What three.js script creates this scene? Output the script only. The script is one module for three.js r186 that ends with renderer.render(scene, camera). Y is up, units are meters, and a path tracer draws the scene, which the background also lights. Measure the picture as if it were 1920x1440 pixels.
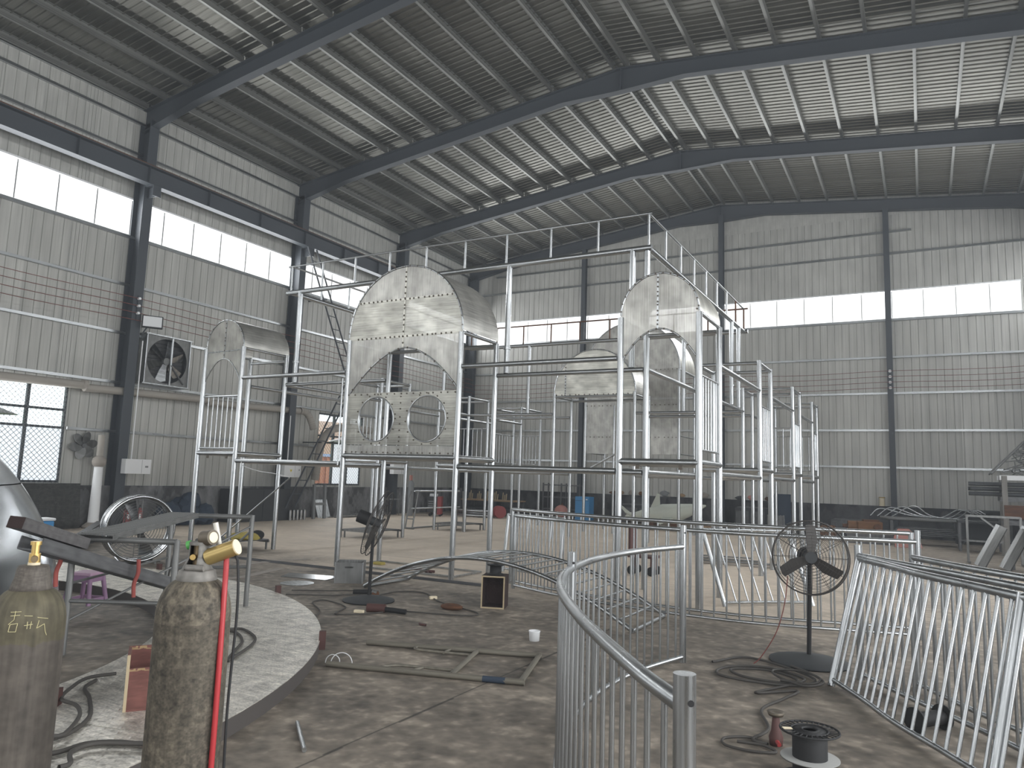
import * as THREE from 'three';
import { mergeGeometries } from 'three/addons/utils/BufferGeometryUtils.js';
import { RoundedBoxGeometry } from 'three/addons/geometries/RoundedBoxGeometry.js';
import { RectAreaLightUniformsLib } from 'three/addons/lights/RectAreaLightUniformsLib.js';

// ---------------------------------------------------------------- camera, sky, daylight, exposure
const scene = new THREE.Scene();
const renderer = new THREE.WebGLRenderer({ antialias: true });
renderer.toneMapping = THREE.LinearToneMapping;
renderer.toneMappingExposure = 1.0;
renderer.shadowMap.enabled = true;
RectAreaLightUniformsLib.init();
const EYE = 1.65;
const camera = new THREE.PerspectiveCamera(55.14, 4 / 3, 0.05, 400);
{
  const yaw = -0.5105166, pit = 0.1253578, rol = 0.0337559;
  const fwd = new THREE.Vector3(Math.sin(yaw) * Math.cos(pit), Math.sin(pit), -Math.cos(yaw) * Math.cos(pit));
  const right = new THREE.Vector3(Math.cos(yaw), 0, Math.sin(yaw));
  const up = new THREE.Vector3().crossVectors(right, fwd);
  camera.position.set(0, EYE, 0);
  camera.up.copy(up).multiplyScalar(Math.cos(rol)).addScaledVector(right, -Math.sin(rol));
  camera.lookAt(fwd.x, EYE + fwd.y, fwd.z);
}
scene.background = new THREE.Color(0.93, 0.97, 1.0);
scene.backgroundIntensity = 3.2;
scene.fog = new THREE.FogExp2(new THREE.Color(0.80, 0.86, 0.92), 0.0026);   // dust and welding smoke in the air
const DAY = 8.4;                          // luminance of the daylight panels
const DAYC = new THREE.Color(0.965, 0.985, 1.0);

// ---------------------------------------------------------------- helpers
let seed = 7;
const rnd = () => { seed = (seed * 1664525 + 1013904223) >>> 0; return seed / 4294967296; };
const rr = (a, b) => a + (b - a) * rnd();
const V = (x, y, z) => new THREE.Vector3(x, y, z);
const used = {};
function numbered(n) { const k = used[n] = (used[n] ?? -1) + 1; return k ? n + '_' + String(k).padStart(3, '0') : n; }
function shadow(o) { o.castShadow = true; o.receiveShadow = true; return o; }
function mesh(name, geo, mat, parent) {
  const m = shadow(new THREE.Mesh(geo, mat)); m.name = parent ? name : numbered(name); (parent || scene).add(m); return m;
}
function thing(name, label, category, pos = [0, 0, 0], ry = 0, group) {
  const o = new THREE.Group(); o.name = numbered(name); o.position.set(...pos); o.rotation.y = ry; scene.add(o);
  o.userData = { label, category }; if (group) o.userData.group = group; return o;
}
function tag(o, label, category, group) { o.userData = { label, category }; if (group) o.userData.group = group; return o; }
function struct(name, label, category = 'structure') {
  const o = new THREE.Group(); o.name = name; scene.add(o); o.userData = { label, category, kind: 'structure' }; return o;
}
const UBOX = new THREE.BoxGeometry(1, 1, 1);
function box(name, mat, parent, c, s, ry = 0, rx = 0, rz = 0) {
  const m = mesh(name, UBOX, mat, parent); m.position.set(...c); m.scale.set(...s); m.rotation.set(rx, ry, rz, 'YXZ'); return m;
}
const RB = {};
function rbox(name, mat, parent, c, s, r = 0.01, ry = 0, rx = 0, rz = 0) {
  const k = s.join() + r; RB[k] ??= new RoundedBoxGeometry(s[0], s[1], s[2], 2, r);
  const m = mesh(name, RB[k], mat, parent); m.position.set(...c); m.rotation.set(rx, ry, rz, 'YXZ'); return m;
}
const UCYL = {};
const ucyl = (n) => UCYL[n] ??= new THREE.CylinderGeometry(1, 1, 1, n, 1);
const UP = V(0, 1, 0);
function rod(name, mat, parent, a, b, r, n = 12) {
  const A = V(...a), B = V(...b), d = B.clone().sub(A), L = d.length();
  const m = mesh(name, ucyl(n), mat, parent);
  m.position.copy(A).addScaledVector(d, 0.5); m.quaternion.setFromUnitVectors(UP, d.normalize()); m.scale.set(r, L, r); return m;
}
function rodGeo(a, b, r, n = 8) {
  const A = V(...a), B = V(...b), d = B.clone().sub(A), L = d.length();
  const g = new THREE.CylinderGeometry(r, r, L, n, 1);
  g.applyQuaternion(new THREE.Quaternion().setFromUnitVectors(UP, d.clone().normalize()));
  const p = A.addScaledVector(d, 0.5); g.translate(p.x, p.y, p.z); return g;
}
function boxGeo(c, s, ry = 0, rx = 0, rz = 0) {
  const g = new THREE.BoxGeometry(...s); g.applyMatrix4(new THREE.Matrix4().makeRotationFromEuler(new THREE.Euler(rx, ry, rz, 'YXZ'))); g.translate(...c); return g;
}
function tubeGeo(pts, r, seg = 40, rad = 8, closed = false, tension = 0.5) {
  return new THREE.TubeGeometry(new THREE.CatmullRomCurve3(pts.map((p) => V(...p)), closed, 'catmullrom', tension), seg, r, rad, closed);
}
function pipe(name, mat, parent, pts, r, seg = 40, rad = 10, closed = false) { return mesh(name, tubeGeo(pts, r, seg, rad, closed), mat, parent); }
function lathe(name, mat, parent, prof, pos = [0, 0, 0], n = 28) {
  const m = mesh(name, new THREE.LatheGeometry(prof.map((p) => new THREE.Vector2(p[0], p[1])), n), mat, parent); m.position.set(...pos); return m;
}
const merged = (gs) => mergeGeometries(gs.map((g) => { const h = g.index ? g.toNonIndexed() : g; for (const k of Object.keys(h.attributes)) if (!['position', 'normal', 'uv'].includes(k)) h.deleteAttribute(k); return h; }));
function ring(name, mat, parent, c, R, r, axis = 'y', seg = 40) {
  const m = mesh(name, new THREE.TorusGeometry(R, r, 8, seg), mat, parent); m.position.set(...c);
  if (axis === 'y') m.rotation.x = Math.PI / 2; if (axis === 'x') m.rotation.y = Math.PI / 2; return m;
}
// extruded outline in the local xy plane, thickness t centred on z = 0
function plateGeo(outline, holes, t, curve = 24) {
  const s = new THREE.Shape(outline.map((p) => new THREE.Vector2(p[0], p[1])));
  for (const h of holes || []) s.holes.push(new THREE.Path(h.map((p) => new THREE.Vector2(p[0], p[1]))));
  const g = new THREE.ExtrudeGeometry(s, { depth: t, bevelEnabled: false, curveSegments: curve }); g.translate(0, 0, -t / 2); return g;
}
const arc = (cx, cy, rx, ry, a0, a1, n) => Array.from({ length: n + 1 }, (_, i) => { const a = a0 + (a1 - a0) * i / n; return [cx + rx * Math.cos(a), cy + ry * Math.sin(a)]; });

// ---------------------------------------------------------------- procedural textures
function hash(x, y, s) { let h = (x * 374761393 + y * 668265263 + s * 1442695041) | 0; h = Math.imul(h ^ (h >>> 13), 1274126177); return ((h ^ (h >>> 16)) >>> 0) / 4294967296; }
function vn(x, y, px, py, s) {            // tileable value noise
  const xi = Math.floor(x), yi = Math.floor(y), fx = x - xi, fy = y - yi, u = fx * fx * (3 - 2 * fx), v = fy * fy * (3 - 2 * fy);
  const w = (a, p) => ((a % p) + p) % p;
  const a = hash(w(xi, px), w(yi, py), s), b = hash(w(xi + 1, px), w(yi, py), s), c = hash(w(xi, px), w(yi + 1, py), s), d = hash(w(xi + 1, px), w(yi + 1, py), s);
  return a + (b - a) * u + (c - a) * v + (a - b - c + d) * u * v;
}
function fbm(x, y, px, py, s, o = 4) { let t = 0, a = 0.5, n = 0; for (let i = 0; i < o; i++) { t += a * vn(x, y, px, py, s + i * 17); n += a; a *= 0.5; x *= 2; y *= 2; px *= 2; py *= 2; } return t / n; }
function tex(w, h, fn, srgb = true, rep = [1, 1]) {
  const d = new Uint8Array(w * h * 4);
  for (let j = 0; j < h; j++) for (let i = 0; i < w; i++) {
    const c = fn(i / w, j / h), k = (j * w + i) * 4;
    d[k] = Math.max(0, Math.min(255, c[0] * 255)); d[k + 1] = Math.max(0, Math.min(255, c[1] * 255)); d[k + 2] = Math.max(0, Math.min(255, c[2] * 255)); d[k + 3] = 255;
  }
  const t = new THREE.DataTexture(d, w, h); t.magFilter = THREE.LinearFilter; t.minFilter = THREE.LinearMipmapLinearFilter; t.generateMipmaps = true;
  t.wrapS = t.wrapT = THREE.RepeatWrapping; t.repeat.set(...rep); if (srgb) t.colorSpace = THREE.SRGBColorSpace; t.needsUpdate = true; return t;
}
const g3 = (v) => [v, v, v];
const T = {
  galv: tex(256, 128, (u, v) => { const n = fbm(u * 20, v * 2, 20, 2, 1, 3), m = fbm(u * 6, v * 7, 6, 7, 9, 3); const k = 0.76 + 0.20 * (n - 0.5) + 0.14 * (m - 0.5); return [k, k * 1.005, k * 1.01]; }),
  galvR: tex(256, 128, (u, v) => g3(0.62 + 0.36 * (fbm(u * 16, v * 2, 16, 2, 5, 3) - 0.5)), false),
  brush: tex(512, 512, (u, v) => { const n = fbm(u * 180, v * 3, 180, 3, 3, 2), m = fbm(u * 5, v * 5, 5, 5, 8, 4); const k = 0.80 + 0.20 * (n - 0.5) + 0.28 * (m - 0.5); return [k, k * 0.998, k * 0.985]; }),
  brushH: tex(512, 512, (u, v) => { const n = fbm(u * 3, v * 150, 3, 150, 3, 2), m = fbm(u * 4, v * 6, 4, 6, 8, 4); const k = 0.80 + 0.22 * (n - 0.5) + 0.30 * (m - 0.5); return [k, k * 0.998, k * 0.98]; }),
  brushR: tex(256, 256, (u, v) => g3(0.60 + 0.34 * (fbm(u * 6, v * 6, 6, 6, 21, 4) - 0.5)), false),
  wall: tex(512, 512, (u, v) => { const n = fbm(u * 40, v * 2, 40, 2, 31, 3), m = fbm(u * 6, v * 5, 6, 5, 33, 3); const k = 0.72 + 0.09 * (n - 0.5) + 0.08 * (m - 0.5); return [k, k, k * 0.985]; }),
  roof: tex(512, 512, (u, v) => { const n = fbm(u * 40, v * 10, 40, 10, 41, 3), m = fbm(u * 4, v * 12, 4, 12, 43, 3); const k = 0.68 + 0.10 * (n - 0.5) + 0.06 * (m - 0.5); return [k, k * 0.99, k * 0.955]; }),
  plaster: tex(1024, 512, (u, v) => { const n = fbm(u * 24, v * 6, 24, 6, 51, 5), m = fbm(u * 90, v * 30, 90, 30, 53, 3); let k = 0.42 + 0.30 * (n - 0.5) + 0.12 * (m - 0.5); if (n < 0.44) k -= 0.07; return [k, k * 1.0, k * 1.01]; }),
  rust: tex(256, 256, (u, v) => { const n = fbm(u * 8, v * 8, 8, 8, 61, 4); const k = n; return [0.26 + 0.22 * k, 0.19 + 0.13 * k, 0.14 + 0.09 * k]; }),
  wood: tex(256, 256, (u, v) => { const n = fbm(u * 3, v * 40, 3, 40, 71, 4); return [0.45 + 0.25 * n, 0.38 + 0.2 * n, 0.30 + 0.14 * n]; }),
  redwood: tex(256, 256, (u, v) => { const n = fbm(u * 4, v * 14, 4, 14, 73, 4), m = fbm(u * 12, v * 12, 12, 12, 75, 3); return v > 0.93 && m > 0.45 ? [0.58, 0.49, 0.36] : [0.34 + 0.14 * n, 0.21 + 0.10 * n, 0.19 + 0.09 * n]; }),
  cyl: tex(512, 1024, (u, v) => { const a = fbm(u * 70, v * 14, 70, 14, 81, 4), b = fbm(u * 30, v * 64, 30, 64, 83, 4), c = fbm(u * 110, v * 240, 110, 240, 85, 2), d = fbm(u * 4, v * 10, 4, 10, 87, 3); let k = 0.335 + 0.16 * (a - 0.5) + 0.12 * (b - 0.5) + 0.14 * (c - 0.5) + 0.08 * (d - 0.5); if (b > 0.66) k += 0.04; if (b < 0.33) k -= 0.04; if (v > 0.885) k += 0.07 * (b > 0.47 ? 1 : 0.2); return [k, k * 0.955, k * 0.865]; }),
  cyl2: tex(512, 1024, (u, v) => { const a = fbm(u * 60, v * 8, 60, 8, 91, 4), b = fbm(u * 20, v * 50, 20, 50, 93, 4); const k = 0.385 + 0.12 * (a - 0.5) + 0.12 * (b - 0.5); return v > 0.80 + 0.03 * (b - 0.5) ? [k * 1.02, k * 0.98, k * 0.82] : [k, k * 0.955, k * 0.91]; }),
  cheq: tex(1024, 1024, (u, v) => { const n = fbm(u * 12, v * 12, 12, 12, 101, 6), m = fbm(u * 8, v * 60, 8, 60, 103, 4), q = fbm(u * 90, v * 90, 90, 90, 105, 2); let k = 0.80 + 0.30 * (n - 0.5) + 0.26 * (m - 0.5) + 0.26 * (q - 0.5); return [k, k * 0.985, k * 0.955]; }),
  cheqB: tex(256, 256, (u, v) => { const i = Math.floor(u * 16), j = Math.floor(v * 16), x = u * 16 - i - 0.5, y = v * 16 - j - 0.5, o = (i + j) & 1; const p = o ? x + y : x - y, q = o ? x - y : x + y; return g3(Math.exp(-(p * p * 6 + q * q * 60))); }, false),
  fine: tex(512, 512, (u, v) => g3(fbm(u * 30, v * 30, 30, 30, 111, 5)), false),
};
const rep = (t, a, b) => { const c = t.clone(); c.repeat.set(a, b); c.needsUpdate = true; return c; };
const off = (t, a, b) => { const c = t.clone(); c.offset.set(a, b); c.needsUpdate = true; return c; };
const S = (o) => new THREE.MeshStandardMaterial(o);
const C = (r, g, b) => new THREE.Color().setRGB(r, g, b);
const M = {
  galv: S({ color: C(0.80, 0.82, 0.83), map: T.galv, metalness: 1.0, roughness: 0.50, roughnessMap: T.galvR }),
  purlin: S({ color: C(0.55, 0.55, 0.52), map: T.galv, metalness: 0.85, roughness: 0.42 }),
  chrome: S({ color: C(0.72, 0.73, 0.74), metalness: 1, roughness: 0.22, map: T.galv }),
  panelV: S({ color: C(0.86, 0.85, 0.82), map: T.brush, metalness: 0.75, roughness: 0.62, roughnessMap: T.brushR, transparent: true, opacity: 0.69, side: THREE.DoubleSide }),
  panelH: S({ color: C(0.86, 0.85, 0.80), map: T.brushH, metalness: 0.75, roughness: 0.60, roughnessMap: T.brushR, transparent: true, opacity: 0.69, side: THREE.DoubleSide }),
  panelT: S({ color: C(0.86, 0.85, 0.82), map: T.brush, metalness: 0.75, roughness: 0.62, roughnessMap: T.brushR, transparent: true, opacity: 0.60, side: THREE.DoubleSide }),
  sheet: S({ color: C(0.86, 0.85, 0.82), map: T.brush, metalness: 0.75, roughness: 0.62, roughnessMap: T.brushR, side: THREE.DoubleSide }),
  sheetGold: S({ color: C(0.86, 0.85, 0.80), map: T.brushH, metalness: 0.75, roughness: 0.60, roughnessMap: T.brushR, side: THREE.DoubleSide }),
  weld: S({ color: C(0.13, 0.11, 0.09), metalness: 0.5, roughness: 0.7 }),
  frame: S({ color: C(0.050, 0.058, 0.068), roughness: 0.55 }),
  black: S({ color: C(0.012, 0.012, 0.013), roughness: 0.7 }),
  rubber: S({ color: C(0.03, 0.03, 0.03), roughness: 0.75 }),
  hose: S({ color: C(0.06, 0.055, 0.05), roughness: 0.7 }),
  redHose: S({ color: C(0.38, 0.03, 0.035), roughness: 0.45 }),
  redCable: S({ color: C(0.17, 0.05, 0.04), roughness: 0.7 }),
  wall: [0, 1, 2].map((i) => S({ color: C(0.89 + 0.05 * i, 0.885 + 0.05 * i, 0.86 + 0.05 * i), map: i ? off(T.wall, 0.37 * i, 0.21 * i) : T.wall, metalness: 0.15, roughness: 0.48 })),
  outer: S({ color: C(0.30, 0.30, 0.30), roughness: 0.8 }),
  roof: [0, 1, 2].map((i) => S({ color: C(0.47 + 0.03 * i, 0.47 + 0.03 * i, 0.45 + 0.03 * i), map: i ? off(T.roof, 0.31 * i, 0.43 * i) : T.roof, metalness: 0.92, roughness: 0.36 })),
  plaster: S({ map: T.plaster, roughness: 0.9, bumpMap: T.fine, bumpScale: 0.004 }),
  plasterDark: S({ color: C(0.40, 0.40, 0.41), map: T.plaster, roughness: 0.9, bumpMap: T.fine, bumpScale: 0.004 }),
  pane: S({ color: C(0.9, 0.9, 0.88), roughness: 0.6, emissive: C(1, 0.99, 0.985), emissiveIntensity: 0.86 }),
  frost: S({ color: C(0.85, 0.88, 0.9), roughness: 0.6, emissive: C(0.86, 0.94, 1.0), emissiveIntensity: 0.80 }),
  fanDark: S({ color: C(0.032, 0.028, 0.025), roughness: 0.6 }),
  timber: S({ color: C(0.17, 0.16, 0.16), map: T.galv, roughness: 0.9 }),
  glass: new THREE.MeshPhysicalMaterial({ color: C(0.95, 0.97, 0.97), transmission: 1, thickness: 0, roughness: 0.03, ior: 1.5 }),
  white: S({ color: C(0.74, 0.75, 0.76), roughness: 0.5 }),
  cream: S({ color: C(0.68, 0.63, 0.58), roughness: 0.7, map: T.wall }),
  mill: S({ color: C(0.24, 0.24, 0.245), map: T.galv, metalness: 0.55, roughness: 0.62 }),
  millLight: S({ color: C(0.36, 0.36, 0.35), map: T.galv, metalness: 0.7, roughness: 0.55 }),
  scaf: S({ color: C(0.36, 0.36, 0.35), map: T.galv, metalness: 0.7, roughness: 0.55 }),
  rustTube: S({ color: C(0.34, 0.31, 0.25), map: T.galv, metalness: 0.45, roughness: 0.6 }),
  rust: S({ map: T.rust, roughness: 0.85, metalness: 0.2 }),
  orange: S({ color: C(0.30, 0.13, 0.045), roughness: 0.7, map: T.wall }),
  wood: S({ map: T.wood, roughness: 0.8 }),
  redwood: S({ map: T.redwood, roughness: 0.8 }),
  darkwood: S({ color: C(0.045, 0.026, 0.024), roughness: 0.85, bumpMap: T.fine, bumpScale: 0.006 }),
  woodEdge: S({ color: C(0.42, 0.34, 0.22), roughness: 0.8 }),
  cyl: S({ color: C(0.78, 0.735, 0.68), map: T.cyl, roughness: 0.75, metalness: 0.1, bumpMap: T.fine, bumpScale: 0.0012 }),
  cyl2: S({ color: C(0.84, 0.80, 0.76), map: T.cyl2, roughness: 0.7, metalness: 0.1, bumpMap: T.fine, bumpScale: 0.0008 }),
  ringM: S({ color: C(0.36, 0.34, 0.31), map: T.galv, metalness: 0.3, roughness: 0.65 }),
  brass: S({ color: C(0.60, 0.42, 0.16), metalness: 0.9, roughness: 0.38 }),
  brassDark: S({ color: C(0.20, 0.15, 0.09), metalness: 0.7, roughness: 0.5 }),
  gold: S({ color: C(0.43, 0.32, 0.13), metalness: 0.6, roughness: 0.35 }),
  cap: S({ color: C(0.72, 0.63, 0.46), roughness: 0.6 }),
  cheq: S({ color: C(1, 0.985, 0.95), map: T.cheq, metalness: 0.5, roughness: 0.42, bumpMap: rep(T.cheqB, 1, 1), bumpScale: 0.004 }),
  gaugeM: S({ color: C(0.12, 0.10, 0.075), metalness: 0.4, roughness: 0.5 }),
  purple: S({ color: C(0.32, 0.19, 0.31), roughness: 0.5 }),
  redPaint: S({ color: C(0.26, 0.035, 0.035), roughness: 0.45 }),
  redDark: S({ color: C(0.075, 0.032, 0.028), roughness: 0.7 }),
  strap: S({ color: C(0.27, 0.06, 0.05), roughness: 0.8 }),
  blue: S({ color: C(0.05, 0.24, 0.50), roughness: 0.5 }),
  darkBlue: S({ color: C(0.03, 0.045, 0.07), roughness: 0.8 }),
  yellow: S({ color: C(0.36, 0.29, 0.07), roughness: 0.75 }),
  shark: S({ color: C(0.50, 0.53, 0.47), roughness: 0.6, bumpMap: T.fine, bumpScale: 0.006 }),
  gray: S({ color: C(0.20, 0.21, 0.215), roughness: 0.6 }),
  darkGray: S({ color: C(0.040, 0.043, 0.046), roughness: 0.7 }),
  plateDark: S({ color: C(0.075, 0.078, 0.08), map: T.cheq, roughness: 0.6, metalness: 0.3 }),
  cloth: S({ color: C(0.30, 0.27, 0.24), roughness: 0.9 }),
  green: S({ color: C(0.10, 0.42, 0.10), roughness: 0.5 }),
  pinkish: S({ color: C(0.42, 0.19, 0.16), roughness: 0.7 }),
  spoolDisc: S({ color: C(0.36, 0.36, 0.35), roughness: 0.5 }),
  milk: new THREE.MeshPhysicalMaterial({ color: C(0.85, 0.86, 0.87), roughness: 0.4, transmission: 0.3, thickness: 0 }),
  grass: S({ color: C(0.16, 0.30, 0.05), roughness: 0.9 }),
  hill: S({ color: C(0.10, 0.16, 0.06), roughness: 0.95 }),
  chalk: S({ color: C(0.62, 0.56, 0.32), roughness: 0.9 }),
  yellowLabel: S({ color: C(0.75, 0.62, 0.05), roughness: 0.6 }),
};
// ================================================================= THE HALL
const XL = -19, XR = 5.12, ZG = -29.5, ZF = 9, RX = -6.94;
const FRAMES = [5.6, -0.3, -6.2, -12.1, -18.0, -23.75, -29.32];
const rafterTop = (x) => 12.93 - 0.113 * Math.abs(x - RX);
const roofY = (x) => rafterTop(x) + 0.2;

// ---- floor: concrete, clean in the middle of the hall, oily and trodden where people work
{
  const f = struct('floor', 'grey concrete hall floor, dusty in the middle and grimy in front', 'floor');
  const P = 8192, x0 = XL - 0.3, x1 = XR + 0.3;
  const slab = (z0, z1, W, H) => {
    const t = tex(W, H, (u, v) => {
      const x = x0 + (x1 - x0) * u, z = z0 + (z1 - z0) * (1 - v);
      const big = fbm(x * 0.35 + 50, z * 0.35 + 50, P, P, 201, 3), mid = fbm(x * 1.3 + 90, z * 1.3 + 90, P, P, 203, 5), fine = fbm(x * 14 + 300, z * 14 + 300, P, P, 205, 3), str = fbm(x * 1.6 + 40, z * 5 + 90, P, P, 207, 4), oil = fbm(x * 2.6 + 200, z * 2.6 + 200, P, P, 211, 3);
      const edge = -9.7 + 0.10 * (x + 6) + 2.2 * (big - 0.5) + 1.2 * (mid - 0.5);
      let d = 1 / (1 + Math.exp(-(z - edge) / 0.35));                      // work area: grimy
      const r = 1 / (1 + Math.exp(-(x + 1.2 + 2.5 * (mid - 0.5)) / 0.5)); d = Math.max(d, 0.62 * r);
      if (z < -25.5 + 2 * (mid - 0.5)) d = Math.max(d, 0.7);
      let k = 0.80 + 0.10 * (mid - 0.5) + 0.08 * (fine - 0.5) + 0.07 * (str - 0.5);
      let g = 0.465 + 0.09 * (mid - 0.5) + 0.11 * (str - 0.5) + 0.24 * (fine - 0.5);
      if (oil < 0.36) g -= 0.065 * Math.min(1, (0.36 - oil) * 14);           // oil spots
      if (str > 0.62) g += 0.05 * Math.min(1, (str - 0.62) * 12);           // dust left by sweeping
      if (fine > 0.70) g += 0.04;
      k = k * (1 - d) + g * d;
      if (Math.abs(x + 3.12 + 0.03 * (mid - 0.5)) < 0.008 && z > -8) k *= 0.55;     // saw-cut joint
      if (Math.abs(((z + 60) % 6) - 0.02) < 0.014 && z < -10) k *= 0.86;
      return [k, k * 0.93, k * 0.845];
    });
    t.wrapS = t.wrapT = THREE.ClampToEdgeWrapping;
    const g = new THREE.BoxGeometry(x1 - x0, 0.2, z1 - z0), uv = g.attributes.uv, p = g.attributes.position;
    for (let i = 0; i < uv.count; i++) uv.setXY(i, (p.getX(i) + (x1 - x0) / 2) / (x1 - x0), 1 - (p.getZ(i) + (z1 - z0) / 2) / (z1 - z0));
    mesh('slab', g, S({ map: t, roughness: 0.70, bumpMap: rep(T.fine, 12, Math.round((z1 - z0) / 2)), bumpScale: 0.006 }), f).position.set((x0 + x1) / 2, -0.1, (z0 + z1) / 2);
  };
  slab(-11, ZF + 0.3, 2048, 2048); slab(ZG - 0.3, -11, 1024, 1024);
}
// ---- cladding sheet, 1 m wide, unit height, with pressed grooves
function sheetGeo(w, marks, gw, gd) {
  const prof = [[0, 0]];
  for (const m of marks) prof.push([m - gw, 0], [m - gw * 0.4, -gd], [m + gw * 0.4, -gd], [m + gw, 0]);
  prof.push([w, 0]);
  const pos = [], uv = [], v = (p, y) => { pos.push(p[0], y, p[1]); uv.push(p[0], y); };
  for (let i = 0; i < prof.length - 1; i++) { const a = prof[i], b = prof[i + 1]; v(a, 0); v(b, 0); v(b, 1); v(a, 0); v(b, 1); v(a, 1); }
  const g = new THREE.BufferGeometry(); g.setAttribute('position', new THREE.Float32BufferAttribute(pos, 3)); g.setAttribute('uv', new THREE.Float32BufferAttribute(uv, 2)); g.computeVertexNormals(); return g;
}
const CLAD = sheetGeo(0.995, [0.06, 0.31, 0.56, 0.81], 0.014, 0.02);
const PANE = new THREE.BoxGeometry(0.975, 1, 0.02);
// a wall along an axis: at(s, y, d) gives the place s metres along it, d metres towards the room
function makeWall(name, label, len, at, ry, openings, strip, topY, girts, stripRange) {
  const w = struct(name, label, 'wall');
  const put = (m, s, y, d) => { const p = at(s, y, d); m.position.set(...p); m.rotation.y = ry; return m; };
  const solid = (s0, s1, y0, y1) => { const m = mesh('backing', UBOX, M.outer, w); put(m, (s0 + s1) / 2, (y0 + y1) / 2, -0.1); m.scale.set(s1 - s0, y1 - y0, 0.12); };
  const base = (s0, s1) => { const g = new THREE.BoxGeometry(s1 - s0, 1.06, 0.24); const uv = g.attributes.uv, p = g.attributes.position; for (let i = 0; i < uv.count; i++) uv.setXY(i, (p.getX(i) + s0) / 8, p.getY(i) / 4); put(mesh('plinth', g, name === 'wall_back' ? M.plasterDark : M.plaster, w), (s0 + s1) / 2, 0.53, -0.02); };
  // ranges of y that are clad, cut by openings
  const [sy0, sy1] = strip;
  base(0, len);
  const cuts = [0, len]; for (const o of openings) cuts.push(o[0], o[1]); cuts.push(...stripRange.filter((v) => v > 0 && v < len)); cuts.sort((a, b) => a - b);
  for (let i = 0; i < cuts.length - 1; i++) {
    const a = cuts[i], b = cuts[i + 1], mid = (a + b) / 2; if (b - a < 0.02) continue;
    const o = openings.find((q) => mid > q[0] && mid < q[1]), inS = mid > stripRange[0] && mid < stripRange[1];
    const ys = []; let y = 1.06;
    if (o) { if (o[2] > y + 0.02) ys.push([y, o[2]]); y = o[3]; }
    if (inS) { ys.push([y, sy0]); y = sy1; }
    ys.push([y, topY]);
    for (const [p, q] of ys) { solid(a, b, p, q); }
    // sheets
    for (const [p, q] of ys) for (let s = a; s < b - 0.05; s += 1) {
      const wd = Math.min(1, b - s), m = mesh('cladding_panel', CLAD, M.wall[Math.floor(rnd() * 2.99)], w);
      put(m, s, p, 0.004 * rnd()); m.scale.set(wd, q - p, 1);
    }
  }
  for (const [y, s0, s1] of girts) { const m = mesh('girt', UBOX, M.galv, w); put(m, (s0 + s1) / 2, y, 0.05); m.scale.set(s1 - s0, 0.07, 0.09); }
  return { w, put };
}
let winNo = 0;
function daylight(label, put, s0, s1, y0, y1, at, face, lamp = 1) {
  const w = struct('window_' + (++winNo), label, 'window');
  for (let s = s0; s < s1 - 0.05; s += 1) { const wd = Math.min(1, s1 - s); const m = mesh('pane', PANE, M.pane, w); put(m, s + wd / 2, (y0 + y1) / 2, -0.06); m.scale.set(wd, y1 - y0, 1); const j = mesh('joint_bar', UBOX, M.gray, w); put(j, s, (y0 + y1) / 2, -0.045); j.scale.set(0.022, y1 - y0, 0.02); }
  for (const y of [y0, y1]) { const m = mesh('frame', UBOX, M.white, w); put(m, (s0 + s1) / 2, y, -0.02); m.scale.set(s1 - s0, 0.05, 0.12); }
  const n = Math.max(1, Math.round((s1 - s0) / 6));
  for (let i = 0; i < n; i++) {
    const a = s0 + (s1 - s0) * i / n, b = s0 + (s1 - s0) * (i + 1) / n, L = new THREE.RectAreaLight(DAYC, DAY * lamp, b - a, y1 - y0 - 0.06);
    const p = at((a + b) / 2, (y0 + y1) / 2, -0.03); L.position.set(...p); L.lookAt(p[0] + face[0], p[1], p[2] + face[1]); scene.add(L);
  }
}
const ST = [7.9, 8.95];
// left wall (s runs from the gable towards the camera)
const atL = (s, y, d) => [XL + d, y, ZG + s];
{
  const len = ZF - ZG, open = [[-22.15 - ZG, -19.75 - ZG, 1.12, 3.72], [-10.78 - ZG, -3.4 - ZG, 1.12, 3.62]];
  const gs = []; for (const y of [6.52, 5.18, 10.25, 11.15, 11.62]) gs.push([y, 0, len]);
  for (const y of [3.82, 7.86]) gs.push([y, 0, len]);
  gs.push([2.5, 0, 7.3], [2.5, 9.8, 18.7], [2.5, 26.1, len]);
  const { put } = makeWall('wall_left', 'long left wall of grey ribbed metal cladding on a dark plinth', len, (s, y, d) => atL(len - s, y, d), Math.PI / 2, open.map(([a, b, c, d]) => [len - b, len - a, c, d]), ST, 11.75, gs.map(([y, a, b]) => [y, len - b, len - a]), [0, len]);
  daylight('long white daylight strip high in the left wall', put, 0, len, ST[0], ST[1], (s, y, d) => atL(len - s, y, d), [1, 0]);
}
// gable wall at the back (s from the left corner)
const atG = (s, y, d) => [XL + s, y, ZG + d];
{
  const len = XR - XL, gs = []; for (const y of [2.42, 3.74, 5.07, 6.38, 7.74, 10.22]) gs.push([y, 0, len]); gs.push([11.05, 1.5, 18.9]);
  const { w, put } = makeWall('wall_back', 'gable end wall of grey ribbed metal cladding on a blackened plinth', len, atG, 0, [], [7.78, 8.84], 11.7, gs, [0.2, 22.1]);
  // triangle under the roof
  const g = plateGeo([[0, 11.7], [len, 11.7], [len, 11.75], [RX - XL, 13.15], [0, 11.75]], null, 0.1); put(mesh('gable_top', g, M.wall[1], w), 0, 0, -0.06);
  daylight('white daylight strip across the gable wall', put, 0.2, 22.1, 7.78, 8.84, atG, [0, 1]);
}
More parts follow.
